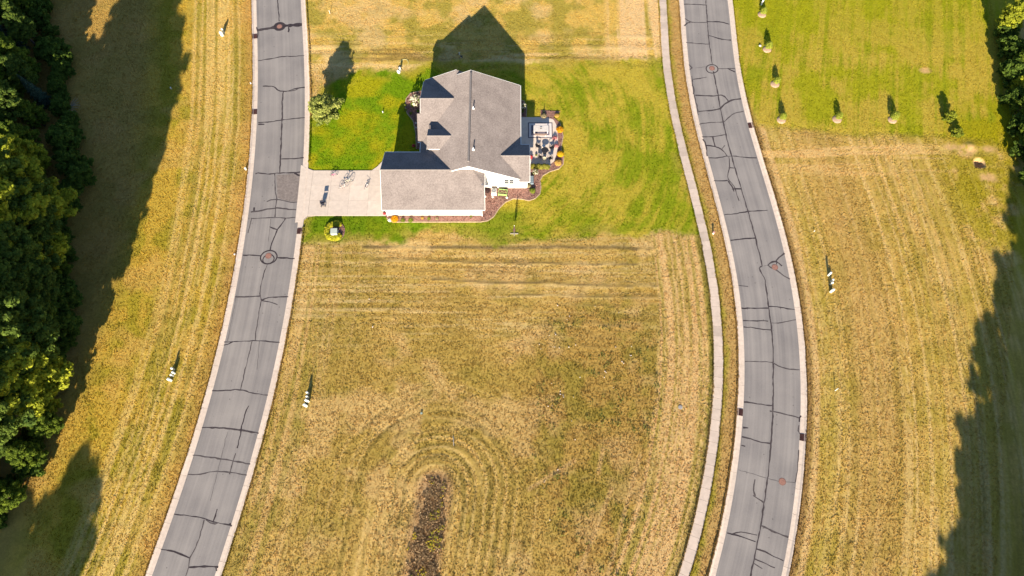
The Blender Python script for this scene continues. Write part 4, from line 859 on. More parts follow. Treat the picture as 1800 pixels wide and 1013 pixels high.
# saplings with bark rings
sap = [tuftplant('sapling', 1.45, .6, 520, (.19, .25, .03), (.40, .43, .06), .15, seed=s_) for s_ in (31, 32, 33)]
M_RING = mat('sapling_bark_ring', (.44, .30, .21), noise=.25, nscale=7, bump=.5, bscale=25)
SAP = [(1340,24,'sapling in a bark ring next to the white marker post', 1.0),(1349,85,'sapling in a bark ring with a pale stone beside it',1.1),(1363,146,'sapling in a bark ring, one before the corner of the two rows',.98),(1374,209,'sapling in a bark ring at the corner where the two rows meet',1.05),(1472,208,'sapling in a bark ring, second of the cross row from the corner',.95),(1569,209,'sapling in a bark ring, third of the cross row from the corner',1.08)]
for (px, py, lb, sc) in SAP:
    g = G(px, py)
    rg_ = MB().lathe([(.74+.12*random.random(), -.08), (.72, .0), (.45, .06), (.0, .09)], 14).build('bark_ring', M_RING, None, True, (g[0]-.08, g[1]-.2, 0)); tag(rg_, lb.replace('sapling in a bark ring', 'bark mulch ring round the sapling'), 'mulch ring', 'bark rings of the saplings')
    plant(random.choice(sap), 'sapling', g[0]+.12, g[1]+.12, .02, sc*random.uniform(.9, 1.12), random.random()*6, 'yellow green '+lb, 'sapling', 'saplings planted in two rows', ('stem', 'crown'))
big = decid('bushy', 2.0, 1.0, .2, (.12, .17, .02), (.36, .38, .04), .17, 1500, 12, 41)
g = G(1664, 210); plant(big, 'shrub', g[0], g[1], 0, .95, 0, 'upright yellow green shrub at the end of the sapling row', 'shrub')
g = G(1680, 236); plant(big, 'shrub', g[0], g[1], 0, .95, 2.0, 'low wide yellow green shrub with a stone beside the bare earth', 'shrub', sz=.6)

# uncut strip of weeds
a = np.array(WEEDS); n = 3600; wx = rng.uniform(a[:,0].min(), a[:,0].max(), n*2); wy = rng.uniform(a[:,1].min(), a[:,1].max(), n*2); k = (sdf_poly(wx, wy, a)+(fbm(wx*1.2, wy*1.2, 2)-.5)*2.2 < 0) & (rng.random(len(wx)) < .25+.75*sstep(.3, .5, fbm(wx*.9+5, wy*.5, 2))); wx, wy = wx[k], wy[k]
wc = np.array((.50, .37, .22))[None]*(.5+1.0*rng.random(len(wx)))[:, None]
tag(link(blades(wx, wy, .08+.17*rng.random(len(wx)), np.full(len(wx), .11), 'weeds', wc, nb=3, lean=1.2), 'weeds'), 'strip of tall brown uncut weeds in the mown field', 'weeds', kind='stuff')
k = rng.random(len(wx)) < .16*sstep(.42, .62, fbm(wx*.6, wy*.6, 2))*(.35+1.2*sstep(13, 2, wy)); P = np.c_[wx[k], wy[k], .14+.14*rng.random(k.sum())]; fc = np.where(rng.random(len(P))[:, None] < .5, np.array((.50, .38, .03)), np.array((.26, .27, .03)))
tag(link(leaf_mesh('flowers', P, rng.normal(0, .4, P.shape)+np.array((0, -.3, 1)), np.full(len(P), .19), fc), 'wildflowers'), 'yellow wildflowers blooming in the uncut weed strip', 'wildflowers', kind='stuff')
# dark weeds in the rough patch and white stones
n = 200; wx = rng.uniform(0, 26, n*4); wy = rng.uniform(-2, 33, n*4); k = (sdf_poly(wx, wy, ROUGH) < -.3) & (fbm(wx*.33, wy*.33, 3) > .53); wx, wy = wx[k], wy[k]
P = np.repeat(np.c_[wx, wy, np.full(len(wx), .08)], 6, 0)+rng.normal(0, 1, (len(wx)*6, 3))*np.array((.22, .22, .04)); fc = np.array((.17, .18, .045))[None]*(.5+rng.random(len(P)))[:, None]
tag(link(leaf_mesh('clover', P, rng.normal(0, .4, P.shape)+np.array((0, 0, 1)), np.full(len(P), .2), fc), 'field_weeds'), 'patches of dark green weeds in the rough field', 'weeds', kind='stuff')
SP = [(985,538),(998,561),(1000,557),(1044,541),(1087,549),(963,587),(968,590),(950,608),(953,611),(974,610),(986,611),(1003,609),(1010,606),(1084,609),(1071,617),(1066,652),(1060,663),(1069,657),(968,677),(984,690),(987,693),(990,698),(968,716),(1010,702),(1079,680),(1018,660),(982,648),(1115,612),(1110,626),(1100,640),(649,525),(658,577),(979,827),(959,846),(956,858),(979,994),(965,912),(1003,740),(1014,772),(946,605),(993,588),(1030,580),(975,583),(1096,635)]
M_STONE = mat('field_stone', (.62, .56, .54), noise=.2, nscale=6)
b = MB()
for (px, py) in SP:
    for q in range(random.choice((0, 1, 1, 2))):
        g = G(px+rng.normal()*2.5, py+rng.normal()*1.6); r = .045+.07*random.random()
        r *= .8; b.lathe([(r*.7, -.03), (r, .04+r*.2), (r*.55, .05+r*.55), (r*.1, .05+r*.65)], 6, (g[0], g[1], 0))
tag(b.build('stones', M_STONE), 'scatter of small pale stones in the rough field', 'stones', kind='stuff')

# garden plants
FP = ('stem', 'foliage'); FB = ('stem', 'blossom')
mum_o = tuftplant('mum_orange', .6, .62, 700, (.62, .26, .01), (.72, .42, .02), .11, seed=1); mum_y = tuftplant('mum_yellow', .6, .6, 700, (.66, .42, .015), (.72, .50, .03), .11, seed=2)
mum_p = tuftplant('mum_pale', .55, .62, 600, (.56, .36, .10), (.66, .44, .12), .11, seed=3); hyd = tuftplant('hydrangea', 2.1, .95, 1100, (.70, .68, .50), (.80, .78, .66), .17, seed=4)
hyd_leaf = tuftplant('hyd_leaf', .8, .85, 400, (.08, .12, .02), (.16, .2, .03), .16, seed=5)
pink = tuftplant('pink', .55, .42, 300, (.62, .20, .22), (.70, .36, .36), .10, seed=6); red = tuftplant('red', .5, .35, 260, (.55, .03, .04), (.62, .12, .14), .10, seed=7)
hosta = tuftplant('hosta', .42, .55, 260, (.34, .36, .02), (.58, .52, .05), .24, up=.9, seed=8); grn = tuftplant('green_perennial', .45, .42, 300, (.10, .15, .02), (.30, .33, .05), .14, seed=9)
darkb = tuftplant('dark_shrub', .55, .55, 420, (.05, .03, .035), (.12, .07, .07), .11, seed=10); tan = tuftplant('tan_perennial', .5, .5, 300, (.28, .24, .12), (.5, .42, .26), .12, seed=11)
def florets(name, h, rad, seed):
    rs = np.random.default_rng(seed); P, Nn, Cc = [], [], []
    for i in range(46):
        d = rs.normal(0, 1, 3); d[2] = abs(d[2])+.1; d /= np.linalg.norm(d); c = d*np.array((rad, rad, h*.75))*(.8+.25*rs.random())+np.array((0, 0, h*.2)); k = 16; wht = rs.random() < .68
        P.append(c+rs.normal(0, .085, (k, 3))); Nn.append(d+rs.normal(0, .4, (k, 3))); Cc.append(np.repeat([(.74, .71, .58) if wht else (.12, .19, .03)], k, 0)*(.8+.3*rs.random((k, 1))))
    P, Nn, Cc = np.vstack(P), np.vstack(Nn), np.vstack(Cc); st = MB()
    for i in range(7): t = i*.9; st.tube([(0, 0, -.03), (rad*.3*math.cos(t), rad*.3*math.sin(t), h*.45), (rad*.7*math.cos(t), rad*.7*math.sin(t), h*.8)], .025, 5)
    return st.mesh(name+'_stem', M_STEM), leaf_mesh(name+'_blossom', P, Nn, np.full(len(P), .16), Cc)
hyd = florets('hydrangea', 2.1, .95, 4)
def gp(meshes, nm, px, py, label, s=1.0, parts=FB, group=None, z=.03, cat='flowers'):
    g = G(px, py); return plant(meshes, nm, g[0], g[1], z, s, random.random()*6, label, cat, group, parts)
gp(mum_o, 'chrysanthemum', 984, 229, 'bright orange chrysanthemum mound beside the patio rug'); gp(mum_y, 'chrysanthemum', 985, 272, 'bright yellow chrysanthemum mound beside the black chairs')
gp(mum_p, 'chrysanthemum', 981, 287, 'faded yellow orange chrysanthemum at the end of the low hedge', 1.0); gp(mum_p, 'chrysanthemum', 979, 204, 'small pale orange flowering plant at the corner of the patio', .68)
gp(mum_o, 'chrysanthemum', 694, 386, 'orange chrysanthemum beside the garage corner', .95); gp(pink, 'rose_bush', 975, 244, 'pink flower bush beside the rug corner'); gp(pink, 'rose_bush', 977.5, 258, 'pink flower bush next to the yellow chrysanthemum', .9)
gp(red, 'red_flowers', 933, 277, 'red flowers at the corner of the bay wall'); gp(red, 'red_flowers', 727, 257, 'red flowers in the shade by the porch', .8); gp(red, 'red_flowers', 676, 376, 'small red and white flowers at the drive corner of the garage', .7)
gp(hyd, 'hydrangea', 731, 183, 'round white flowering hydrangea by the front gable'); gp(hyd, 'hydrangea', 920, 190, 'white flowering shrub against the shaded house wall', .5); gp(hyd, 'hydrangea', 941, 306, 'small white flowering shrub by the mulch path', .5)
gp(hyd_leaf, 'leafy_shrub', 917, 196, 'dark leafy shrub against the shaded house wall', .5, FP, cat='shrub')
gp(grn, 'perennial', 708, 388, 'grassy green clump next to the orange chrysanthemum', .8, FP, cat='plant'); gp(grn, 'perennial', 722, 388, 'grassy green clump, second from the orange chrysanthemum', .9, FP, cat='plant'); gp(mum_p, 'chrysanthemum', 742.5, 384, 'small orange flower clump along the garage wall', .4)
gp(grn, 'perennial', 754, 385, 'small yellow green plant along the garage wall', .65, FP, cat='plant'); gp(tan, 'perennial', 768, 385, 'dry tan plant along the garage wall', .5, FP, cat='plant'); gp(grn, 'perennial', 828, 381, 'tiny green plant near the garage end wall', .4, FP, cat='plant')
gp(grn, 'perennial', 936, 336, 'round green hosta clump at the house corner', 1.15, FP, cat='plant'); gp(tan, 'perennial', 929, 327, 'pale variegated plant beside the window well', .9, FP, cat='plant')
gp(darkb, 'dark_shrub', 856, 336, 'dark purple shrub squeezed beside the air conditioner', 1.0, FP, cat='shrub'); gp(tan, 'perennial', 956, 205, 'dry tan and green shrub behind the patio', 1.0, FP, cat='shrub')
for (px, py, lb) in ((712,186,'small pink and green plant at the bed tip under the hydrangea'),(726,187,'small green plant in the middle of the front bed'),(713,194,'small yellow green plant by the lawn edge of the front bed'),(735,196,'small pale plant against the front gable'),(722,200,'low dark plant at the shaded end of the front bed')):
    gp(grn, 'perennial', px, py, lb, .6, FP, cat='plant')
hedge = tuftplant('grasses', .75, .5, 420, (.16, .17, .03), (.36, .33, .06), .15, seed=14)
for i in range(6): gp(hedge, 'ornamental_grass', 937+i*5, 294+(i%2), 'clump of yellow green grasses in the low hedge behind the patio chairs', .95, FP, 'grasses hedging the patio', cat='plant')
evg = conifer('dwarf_evergreen', 1.5, .34, (.03, .06, .02), (.07, .11, .03), .12, 700, 51, 6)
g = G(956, 199); plant(evg, 'dwarf_evergreen', g[0], g[1], 0, .45, 0, 'tiny dark evergreen behind the patio', 'shrub')
# hostas round the transformer
for i in range(11):
    t = 2.0+i*.42; g = G(589, 406); x, y_ = g[0]+1.18*math.cos(t-.9), g[1]+1.22*math.sin(t-.9)
    plant(hosta, 'hosta', x, y_, .03, .8+.2*random.random(), random.random()*6, 'yellow hosta in the ring of plants round the pale utility cabinet', 'plant', 'hostas round the utility cabinet', FP)

# ------------------------------------------------------------------ utility boxes and markers
M_PED = mat('pedestal_plastic', (.66, .70, .66), rough=.5, noise=.06); M_PEDG = mat('pedestal_green', (.30, .38, .33), rough=.5, noise=.06)
def pedestal(px, py, kind, h, label, group, rz=.6):
    g = G(px, py); e = empty('utility_pedestal', (g[0], g[1], -.03), rz, label, 'utility pedestal', group)
    if kind == 'box':
        MB().box(-.22, .22, -.16, .16, 0, h*.86).build('body', M_PED, e)
        MB().add([(-.25,-.19,h*.86),(.25,-.19,h*.86),(.25,.19,h*.86),(-.25,.19,h*.86),(-.18,-.1,h),(.18,-.1,h),(.18,.1,h),(-.18,.1,h)], [(0,3,2,1),(4,5,6,7),(0,1,5,4),(1,2,6,5),(2,3,7,6),(3,0,4,7)]).build('lid', M_PED, e)
        MB().box(-.03, .03, -.19, -.16, h*.45, h*.6).build('latch', M_PEDG, e)
    else:
        MB().lathe([(.15, 0), (.15, h*.7)], 12).build('body', M_PED, e); MB().lathe([(.17, h*.62), (.17, h*.85), (.12, h*.97), (.03, h)], 12).build('dome', M_PED, e)
GRP = 'utility pedestals beside the roads'
pedestal(391, 63, 'box', 1.0, 'larger of the two pale utility pedestals near the patched manhole', GRP, -.5); pedestal(393.5, 58, 'post', 1.1, 'slim pale utility pedestal near the patched manhole', GRP)
pedestal(300, 669, 'box', .8, 'boxy white utility pedestal at the roadward end of the cluster on the western verge', GRP, -.5)
for (px, py, kd, h) in ((304,661,'post',.8),(307,656.5,'post',.85),(306,650,'post',1.0)): pedestal(px, py, kd, h, 'white round utility pedestal in the cluster on the western verge', 'round pedestals of the western cluster', -.5)
for (px, py, kd, h) in ((538,714,'box',.85),(541,706,'box',.9)): pedestal(px, py, kd, h, 'boxy white utility pedestal in the row of four in the centre field', 'boxy pedestals of the centre row', -.6)
for (px, py, kd, h) in ((541.5,699,'post',.9),(542,692,'post',.95)): pedestal(px, py, kd, h, 'round white utility pedestal in the row of four in the centre field', 'round pedestals of the centre row')
pedestal(1461, 513, 'box', .9, 'boxy white utility pedestal at the lower end of the eastern field cluster', GRP, .7); pedestal(1456, 484, 'post', 1.15, 'white round utility pedestal at the upper end of the eastern field cluster', GRP)
for (px, py) in ((1460,500),(1461,495)): pedestal(px, py, 'post', .9, 'white round utility pedestal in the middle of the eastern field cluster', 'middle pedestals of the eastern cluster')
pedestal(701, 128, 'box', .55, 'low white utility box at the north edge of the lawn', GRP, -.6); pedestal(703.5, 124, 'post', .85, 'taller white utility pedestal at the north edge of the lawn', GRP)
g = G(589, 411); e = empty('transformer', (g[0], g[1], .03), .05, 'pale grey padmount utility cabinet ringed by yellow hostas', 'utility cabinet')
M_TRF = mat('cabinet_paint', (.44, .50, .46), rough=.5, noise=.08); MB().box(-.46, .46, -.42, .42, .08, .8).build('body', M_TRF, e); MB().box(-.5, .5, -.46, .46, .8, .86).build('lid', M_TRF, e); MB().box(-.55, .55, -.5, .5, -.05, .08).build('pad', CONC[1], e); MB().box(-.02, .02, -.44, -.42, .15, .78).build('door_seam', M_FND, e)
M_WPOST = mat('white_plastic', (.74, .73, .72), rough=.5, noise=.05)
def stone(px, py, r, label, m=None, sq=.6, nm='landscape_stone'):
    g = G(px, py); k = 8; b = MB().lathe([(r*.8, -.05), (r, .08), (r*.8, r*sq), (r*.25, r*(sq+.18))], k)
    b.v = [(p[0]*(1+.15*math.sin(i*2.3)), p[1]*(1+.15*math.cos(i*1.7)), p[2]) for i, p in enumerate(b.v)]
    return tag(b.build(nm, m or mat('pale_rock', (.66, .60, .56), noise=.12, nscale=5), None, False, (g[0], g[1], .02)), label, 'stone')
stone(592.5, 396.5, .2, 'small white stone above the pale utility cabinet'); 
def slabstone(px, py, w_, d2, h, rz, label):
    g = G(px, py); tag(MB().box(-w_/2, w_/2, -d2/2, d2/2, -.03, h).build('white_block', M_WPOST, None, False, (g[0], g[1], .02)), label, 'block').rotation_euler = (.2, 0, rz)
slabstone(587, 418, .28, .6, .3, .55, 'white block leaning in front of the pale utility cabinet'); stone(1336, 81, .22, 'pale stone beside the second sapling of the road row'); stone(1676, 234, .28, 'pale stone beside the low wide shrub')
stone(685, 388, .3, 'white corner stone at the garage flower bed'); stone(853, 346, .2, 'square pale stone by the garage end wall'); stone(866, 347, .2, 'pale flat stone in the mulch below the air conditioner'); stone(891, 348, .22, 'pale flat stone at the lawn edge of the mulch'); stone(965, 292, .3, 'grey boulder at the end of the low hedge')
for (px, py, lb) in ((736,211,'pale stepping stone in the shaded bed, first from the hydrangea'),(731,217,'pale stepping stone in the shaded bed, second from the hydrangea'),(732,225,'pale stepping stone in the shaded bed, third from the hydrangea')): stone(px, py, .16, lb, sq=.2, nm='stepping_stone')
def post(px, py, h, r, label, m=M_WPOST, cap=None, nm='marker_post', lean=(0, 0)):
    g = G(px, py); e = empty(nm, (g[0], g[1], -.04), 0, label, 'post')
    MB().tube([(0, 0, -.05), (lean[0]*.5, lean[1]*.5, h*.5), (lean[0], lean[1], h)], r, 8).build('shaft', m, e)
    MB().lathe([(r*1.3, h*.82), (r*1.4, h*.96), (r*.6, h*1.02)], 8, (lean[0]*.9, lean[1]*.9, 0)).build('cap', cap or m, e)
M_RED = mat('faded_red', (.55, .20, .18), rough=.5, noise=.1); M_BLUE = mat('marker_blue', (.25, .42, .55), noise=.1)
post(1253.5, 411, .62, .13, 'short white post with faded red cap in the sidewalk verge', cap=M_RED); post(1468, 687, .9, .05, 'thin blue topped marker stake in the eastern field', cap=M_BLUE, lean=(.05, .1))
post(301, 156, .35, .09, 'short white marker post in the shade of the western wood'); post(580, 24, .75, .04, 'thin pale survey stake in the field north of the young tree'); post(1338.5, 8, 1.3, .14, 'white marker post above the last sapling of the road row', cap=M_BLUE)
post(441, 147, .25, .09, 'low white stub at the kerb across from the young tree'); post(413, 448, .25, .1, 'low white stub at the kerb across from the double ringed manhole'); post(1431, 407, .3, .06, 'thin short stake in the eastern field by the road'); post(673, 198, .35, .07, 'small white stake in the middle of the front lawn'); post(741, 788-61, .2, .12, 'small green valve post in the centre field', m=M_PEDG)
pedestal(432.5, 298, 'post', .55, 'squat white utility pedestal leaning against the kerb opposite the drive', GRP)
g = G(1196, 716); tag(MB().lathe([(.3, -.06), (.3, .02), (.24, .035), (.0, .04)], 14).build('valve_cover', mat('valve_grey', (.30, .29, .29), noise=.15), None, False, (g[0], g[1], 0)), 'grey round valve cover in the strip by the sidewalk', 'valve cover')
# dead branches by the wood, stick in the field
M_DEAD = mat('dead_wood', (.36, .33, .30), noise=.2)
g = G(124, 190); b = MB()
for i in range(9): t = -1.2+i*.28; b.tube([(0, 0, .2), (.9*math.cos(t), .9*math.sin(t), .5+.2*random.random()), ((1.6+.6*random.random())*math.cos(t+.1), (1.6+.5*random.random())*math.sin(t+.1), .3+.5*random.random())], .05, 5, True, .015)
tag(b.build('dead_branches', M_DEAD, None, False, (g[0], g[1], 0)), 'bare grey fallen branches at the edge of the western wood', 'branches')
g = G(796, 776); tag(MB().tube([(0, .75, .02), (.08, .2, .08), (.15, -.6, .04)], .05, 6).build('stick', M_DEAD, None, False, (g[0], g[1], 0)), 'grey stick lying in the mown centre field', 'stick')

# ------------------------------------------------------------------ patio furniture
def rug():
    p = [G(928,216), G(971,216), G(973,243), G(930,243)]; x0, x1 = p[0][0], p[1][0]; y1, y0 = p[0][1], p[2][1]
    e = empty('patio_rug', ((x0+x1)/2, (y0+y1)/2, .052), .0, 'outdoor rug with white band and dark border on the patio', 'rug'); w2, h2 = (x1-x0)/2, (y1-y0)/2
    for nm, k, m, z in (('border', 0, mat('rug_navy', (.05, .05, .085), noise=.1), .012), ('band', .14, mat('rug_white', (.66, .60, .60), noise=.06), .017), ('field', .52, mat('rug_grey', (.15, .14, .19), noise=.15), .022)):
        MB().box(-w2+k, w2-k, -h2+k, h2-k, 0, z).build(nm, m, e)
rug()
M_TOP = mat('table_white', (.62, .58, .57), rough=.5, noise=.06); M_BLK = mat('black_metal', (.028, .028, .034), rough=.45, noise=.2); M_WOOD = mat('bench_wood', (.38, .27, .22), noise=.2, nscale=5)
g = G(950.5, 231); e = empty('patio_table', (g[0], g[1], .075), 0, 'white rectangular patio table standing on the rug', 'table')
for i in range(5): MB().box(-1.22, 1.22, -.56+i*.225, -.56+i*.225+.215, .70, .75).build('plank', M_TOP, e)
for sx in (-1, 1):
    for sy in (-1, 1): MB().box(sx*1.08-.05, sx*1.08+.05, sy*.44-.05, sy*.44+.05, 0, .70).build('leg', M_TOP, e)
g2 = G(950.5, 240); e = empty('bench', (g2[0], g2[1], .075), 0, 'wooden bench along the rugs white patio table', 'bench')
for i in range(3): MB().box(-.95, .95, -.17+i*.115, -.17+i*.115+.105, .40, .45).build('slat', M_WOOD, e)
for sx in (-.75, .75): MB().box(sx-.05, sx+.05, -.15, .15, 0, .40).build('leg', M_TOP, e)
e = empty('bowl', (g[0], g[1], .825), 0, 'small grey bowl in the middle of the white patio table', 'bowl'); MB().lathe([(.08, 0), (.17, .08), (.19, .09), (.15, .07), (.0, .02)], 14).build('shell', M_FND, e)
g = G(957.5, 268.5); e = empty('round_table', (g[0], g[1], .05), 0, 'black round patio table among four black chairs', 'table')
MB().lathe([(.54, .70), (.56, .715), (.54, .73), (.0, .735)], 24).build('table_top', M_BLK, e); MB().lathe([(.04, .1), (.04, .7)], 8).build('pedestal', M_BLK, e); MB().lathe([(.3, 0), (.28, .06), (.04, .12)], 14).build('base', M_BLK, e)
def chair(px, py, face, label):
    g = G(px, py); e = empty('patio_chair', (g[0], g[1], .05), face, label, 'chair', 'black chairs round the black table')
    for i in range(5): MB().box(-.27+i*.11, -.27+i*.11+.1, -.27, .26, .40, .43).build('seat_slat', M_BLK, e)
    for i in range(5): MB().add([(-.27+i*.11,-.27,.43),(-.27+i*.11+.1,-.27,.43),(-.27+i*.11+.1,-.42,.98),(-.27+i*.11,-.42,.98),(-.27+i*.11,-.30,.43),(-.27+i*.11+.1,-.30,.43),(-.27+i*.11+.1,-.45,.98),(-.27+i*.11,-.45,.98)], [(0,1,2,3),(7,6,5,4),(0,4,5,1),(1,5,6,2),(2,6,7,3),(3,7,4,0)]).build('back_slat', M_BLK, e)
    for sx in (-1, 1):
        MB().box(sx*.31-.03, sx*.31+.03, -.3, .3, .60, .63).build('armrest', M_BLK, e)
        for sy in (-.27, .25): MB().box(sx*.29-.025, sx*.29+.025, sy-.025, sy+.025, 0, .6).build('leg', M_BLK, e)
chair(946, 260, 1.2-math.pi, 'black patio chair, the one on the house and rug side of the round table'); chair(969, 263, -1.2-math.pi+6.28, 'black patio chair, the one on the lawn and rug side of the round table')
chair(949.5, 279, -.5, 'black patio chair, the one on the house and hedge side of the round table'); chair(967, 281, .5, 'black patio chair, the one on the lawn and hedge side of the round table')
def pot(px, py, r, h, label, m, fol=None):
    g = G(px, py); e = empty('flower_pot', (g[0], g[1], .05), 0, label, 'pot'); MB().lathe([(r*.7, 0), (r, h), (r*1.08, h), (r*.95, h-.03), (.0, h-.05)], 14).build('pot', m, e)
    if fol: o = link(fol[1], 'foliage', e); o.location = (0, 0, h-.1); o.scale = (.45,)*3
pot(955.5, 259, .24, .42, 'white pot between the rug and the round table', M_WPOST); pot(957, 281, .26, .36, 'cream pot between two black chairs by the low hedge', mat('cream_glaze', (.66, .58, .38), rough=.4, noise=.06)); pot(942.5, 274, .14, .2, 'small pot with green plant on the patio by the bay wall', M_FND, grn)
g = G(933, 318); e = empty('window_well', (g[0]+.1, g[1], .0), 0, 'blue grey grated window well cover beside the house corner', 'window well'); M_WELL = mat('blue_grey_metal', (.22, .28, .33), rough=.5, noise=.1)
MB().box(-.32, .32, -.7, .7, -.1, .3).build('liner', M_WELL, e)
for i in range(5): MB().box(-.3, .3, -.66+i*.28, -.66+i*.28+.2, .3, .35).build('grate_bar', M_WELL, e)
# air conditioner, raised planter
g = G(868.5, 341); e = empty('air_conditioner', (g[0], g[1], .03), 0, 'beige air conditioner unit against the white south wall', 'air conditioner'); M_AC = mat('ac_beige', (.60, .56, .52), rough=.5, noise=.05)
MB().box(-.4, .4, -.4, .4, .05, .95).build('cabinet', M_AC, e); MB().lathe([(.34, .95), (.34, .99), (.30, 1.0), (.3, .96)], 20).build('fan_guard', mat('ac_grille', (.22, .24, .26), noise=.1), e); MB().lathe([(.1, .955), (.1, .985), (0, .99)], 10).build('fan_hub', M_FND, e)
for i in range(6): MB().box(-.36+i*.13, -.36+i*.13+.08, -.415, -.4, .15, .85).build('louvre', M_AC, e)
g = G(884, 341.5); e = empty('raised_planter', (g[0], g[1], .03), -.12, 'green raised planter box with drying plants by the white south wall', 'planter'); M_PLG = mat('planter_green', (.26, .44, .13), rough=.6, noise=.1)
for (x0, x1, y0, y1) in ((-.68, .68, -.46, -.40), (-.68, .68, .40, .46), (-.68, -.62, -.40, .40), (.62, .68, -.40, .40)): MB().box(x0, x1, y0, y1, .35, .72).build('side_board', M_PLG, e)
for sx in (-.6, .6):
    for sy in (-.38, .38): MB().box(sx-.05, sx+.05, sy-.05, sy+.05, 0, .35).build('leg', M_PLG, e)
MB().box(-.61, .61, -.39, .39, .4, .6).build('soil', M_MULCH, e)
for i in range(4): o = link(tan[1], 'foliage', e); o.location = (-.42+i*.28, -.1+.2*(i%2), .5); o.scale = (.42, .42, .5)
# closed parasol on a cross base
g = G(904, 411); e = empty('closed_parasol', (g[0], g[1], 0), 0, 'closed dark brown parasol on a pale cross base at the lawn edge', 'parasol'); M_CAN = mat('parasol_cloth', (.085, .05, .045), noise=.25, nscale=4)
MB().box(-.6, .6, -.07, .07, -.03, .06).box(-.07, .07, -.35, .35, -.02, .055).build('base', mat('pale_timber', (.36, .32, .27), noise=.15), e); MB().tube([(0, 0, 0), (0, 0, 2.65)], .028, 8).build('pole', M_BLK, e)
MB().lathe([(.05, .75), (.17, .95), (.20, 1.15), (.14, 1.7), (.07, 2.3), (.03, 2.5)], 10).build('canopy', M_CAN, e, True); MB().lathe([(.04, 2.55), (.05, 2.65), (.01, 2.75)], 8).build('finial', M_PIPE, e)

# ------------------------------------------------------------------ drive: stroller and bicycles
g = G(568.5, 360); e = empty('stroller', (g[0], g[1], .045), math.pi+.12, 'black stroller with canopy parked on the concrete drive', 'stroller'); M_CLOTH = mat('black_cloth', (.030, .033, .055), noise=.2, nscale=6)
b = MB()
for sx in (-.27, .27): b.tube([(sx, -.50, .12), (sx, -.1, .5), (sx, .40, 1.0), (sx, .5, 1.05)], .022, 6); b.tube([(sx, .38, .14), (sx, -.05, .55)], .02, 6)
b.tube([(-.27, .5, 1.05), (.27, .5, 1.05)], .025, 6).tube([(-.3, .38, .14), (.3, .38, .14)], .02, 6).build('frame', mat('stroller_tube', (.10, .10, .12), rough=.35, noise=.1, metal=.6), e)
for (x, y_, r) in ((-.31, .38, .15), (.31, .38, .15), (-.27, -.5, .11), (.27, -.5, .11)):
    wl_ = MB().torus((x, y_, r), r-.03, .03, 'x', 16, 6).build('wheel', M_BLK, e); MB().lathe([(.05, x-.03), (.05, x+.03)], 8, (0, y_, r), 'x').build('hub', M_PIPE, wl_)
MB().slab([(-.26, -.3, .52), (.26, -.3, .52), (.26, .2, .45), (-.26, .2, .45)], .05).build('seat', M_CLOTH, e)
MB().add([(-.29,.16,.42),(.29,.16,.42),(.29,.30,.86),(-.29,.30,.86),(-.29,.2,.42),(.29,.2,.42),(.29,.34,.86),(-.29,.34,.86)], [(0,1,2,3),(7,6,5,4),(0,4,5,1),(1,5,6,2),(2,6,7,3),(3,7,4,0)]).build('backrest', M_CLOTH, e)
V = []; 
for j in range(8):
    t = math.pi*(.02+.66*j/7)
    for sx in (-.31, .31): V.append((sx, .30-.36*math.sin(t)-.06, .93+.30*(1-math.cos(t))*.5))
    for sx in (-.31, .31): V.append((sx, .30-.33*math.sin(t)-.06, .91+.28*(1-math.cos(t))*.5))
MB().add(V, [(4*j, 4*j+1, 4*j+5, 4*j+4) for j in range(7)]+[(4*j+2, 4*j+6, 4*j+7, 4*j+3) for j in range(7)]+[(4*j, 4*j+4, 4*j+6, 4*j+2) for j in range(7)]+[(4*j+1, 4*j+3, 4*j+7, 4*j+5) for j in range(7)]).build('canopy', M_CLOTH, e)
MB().box(-.22, .22, -.15, .3, .2, .3).build('basket', M_CLOTH, e)
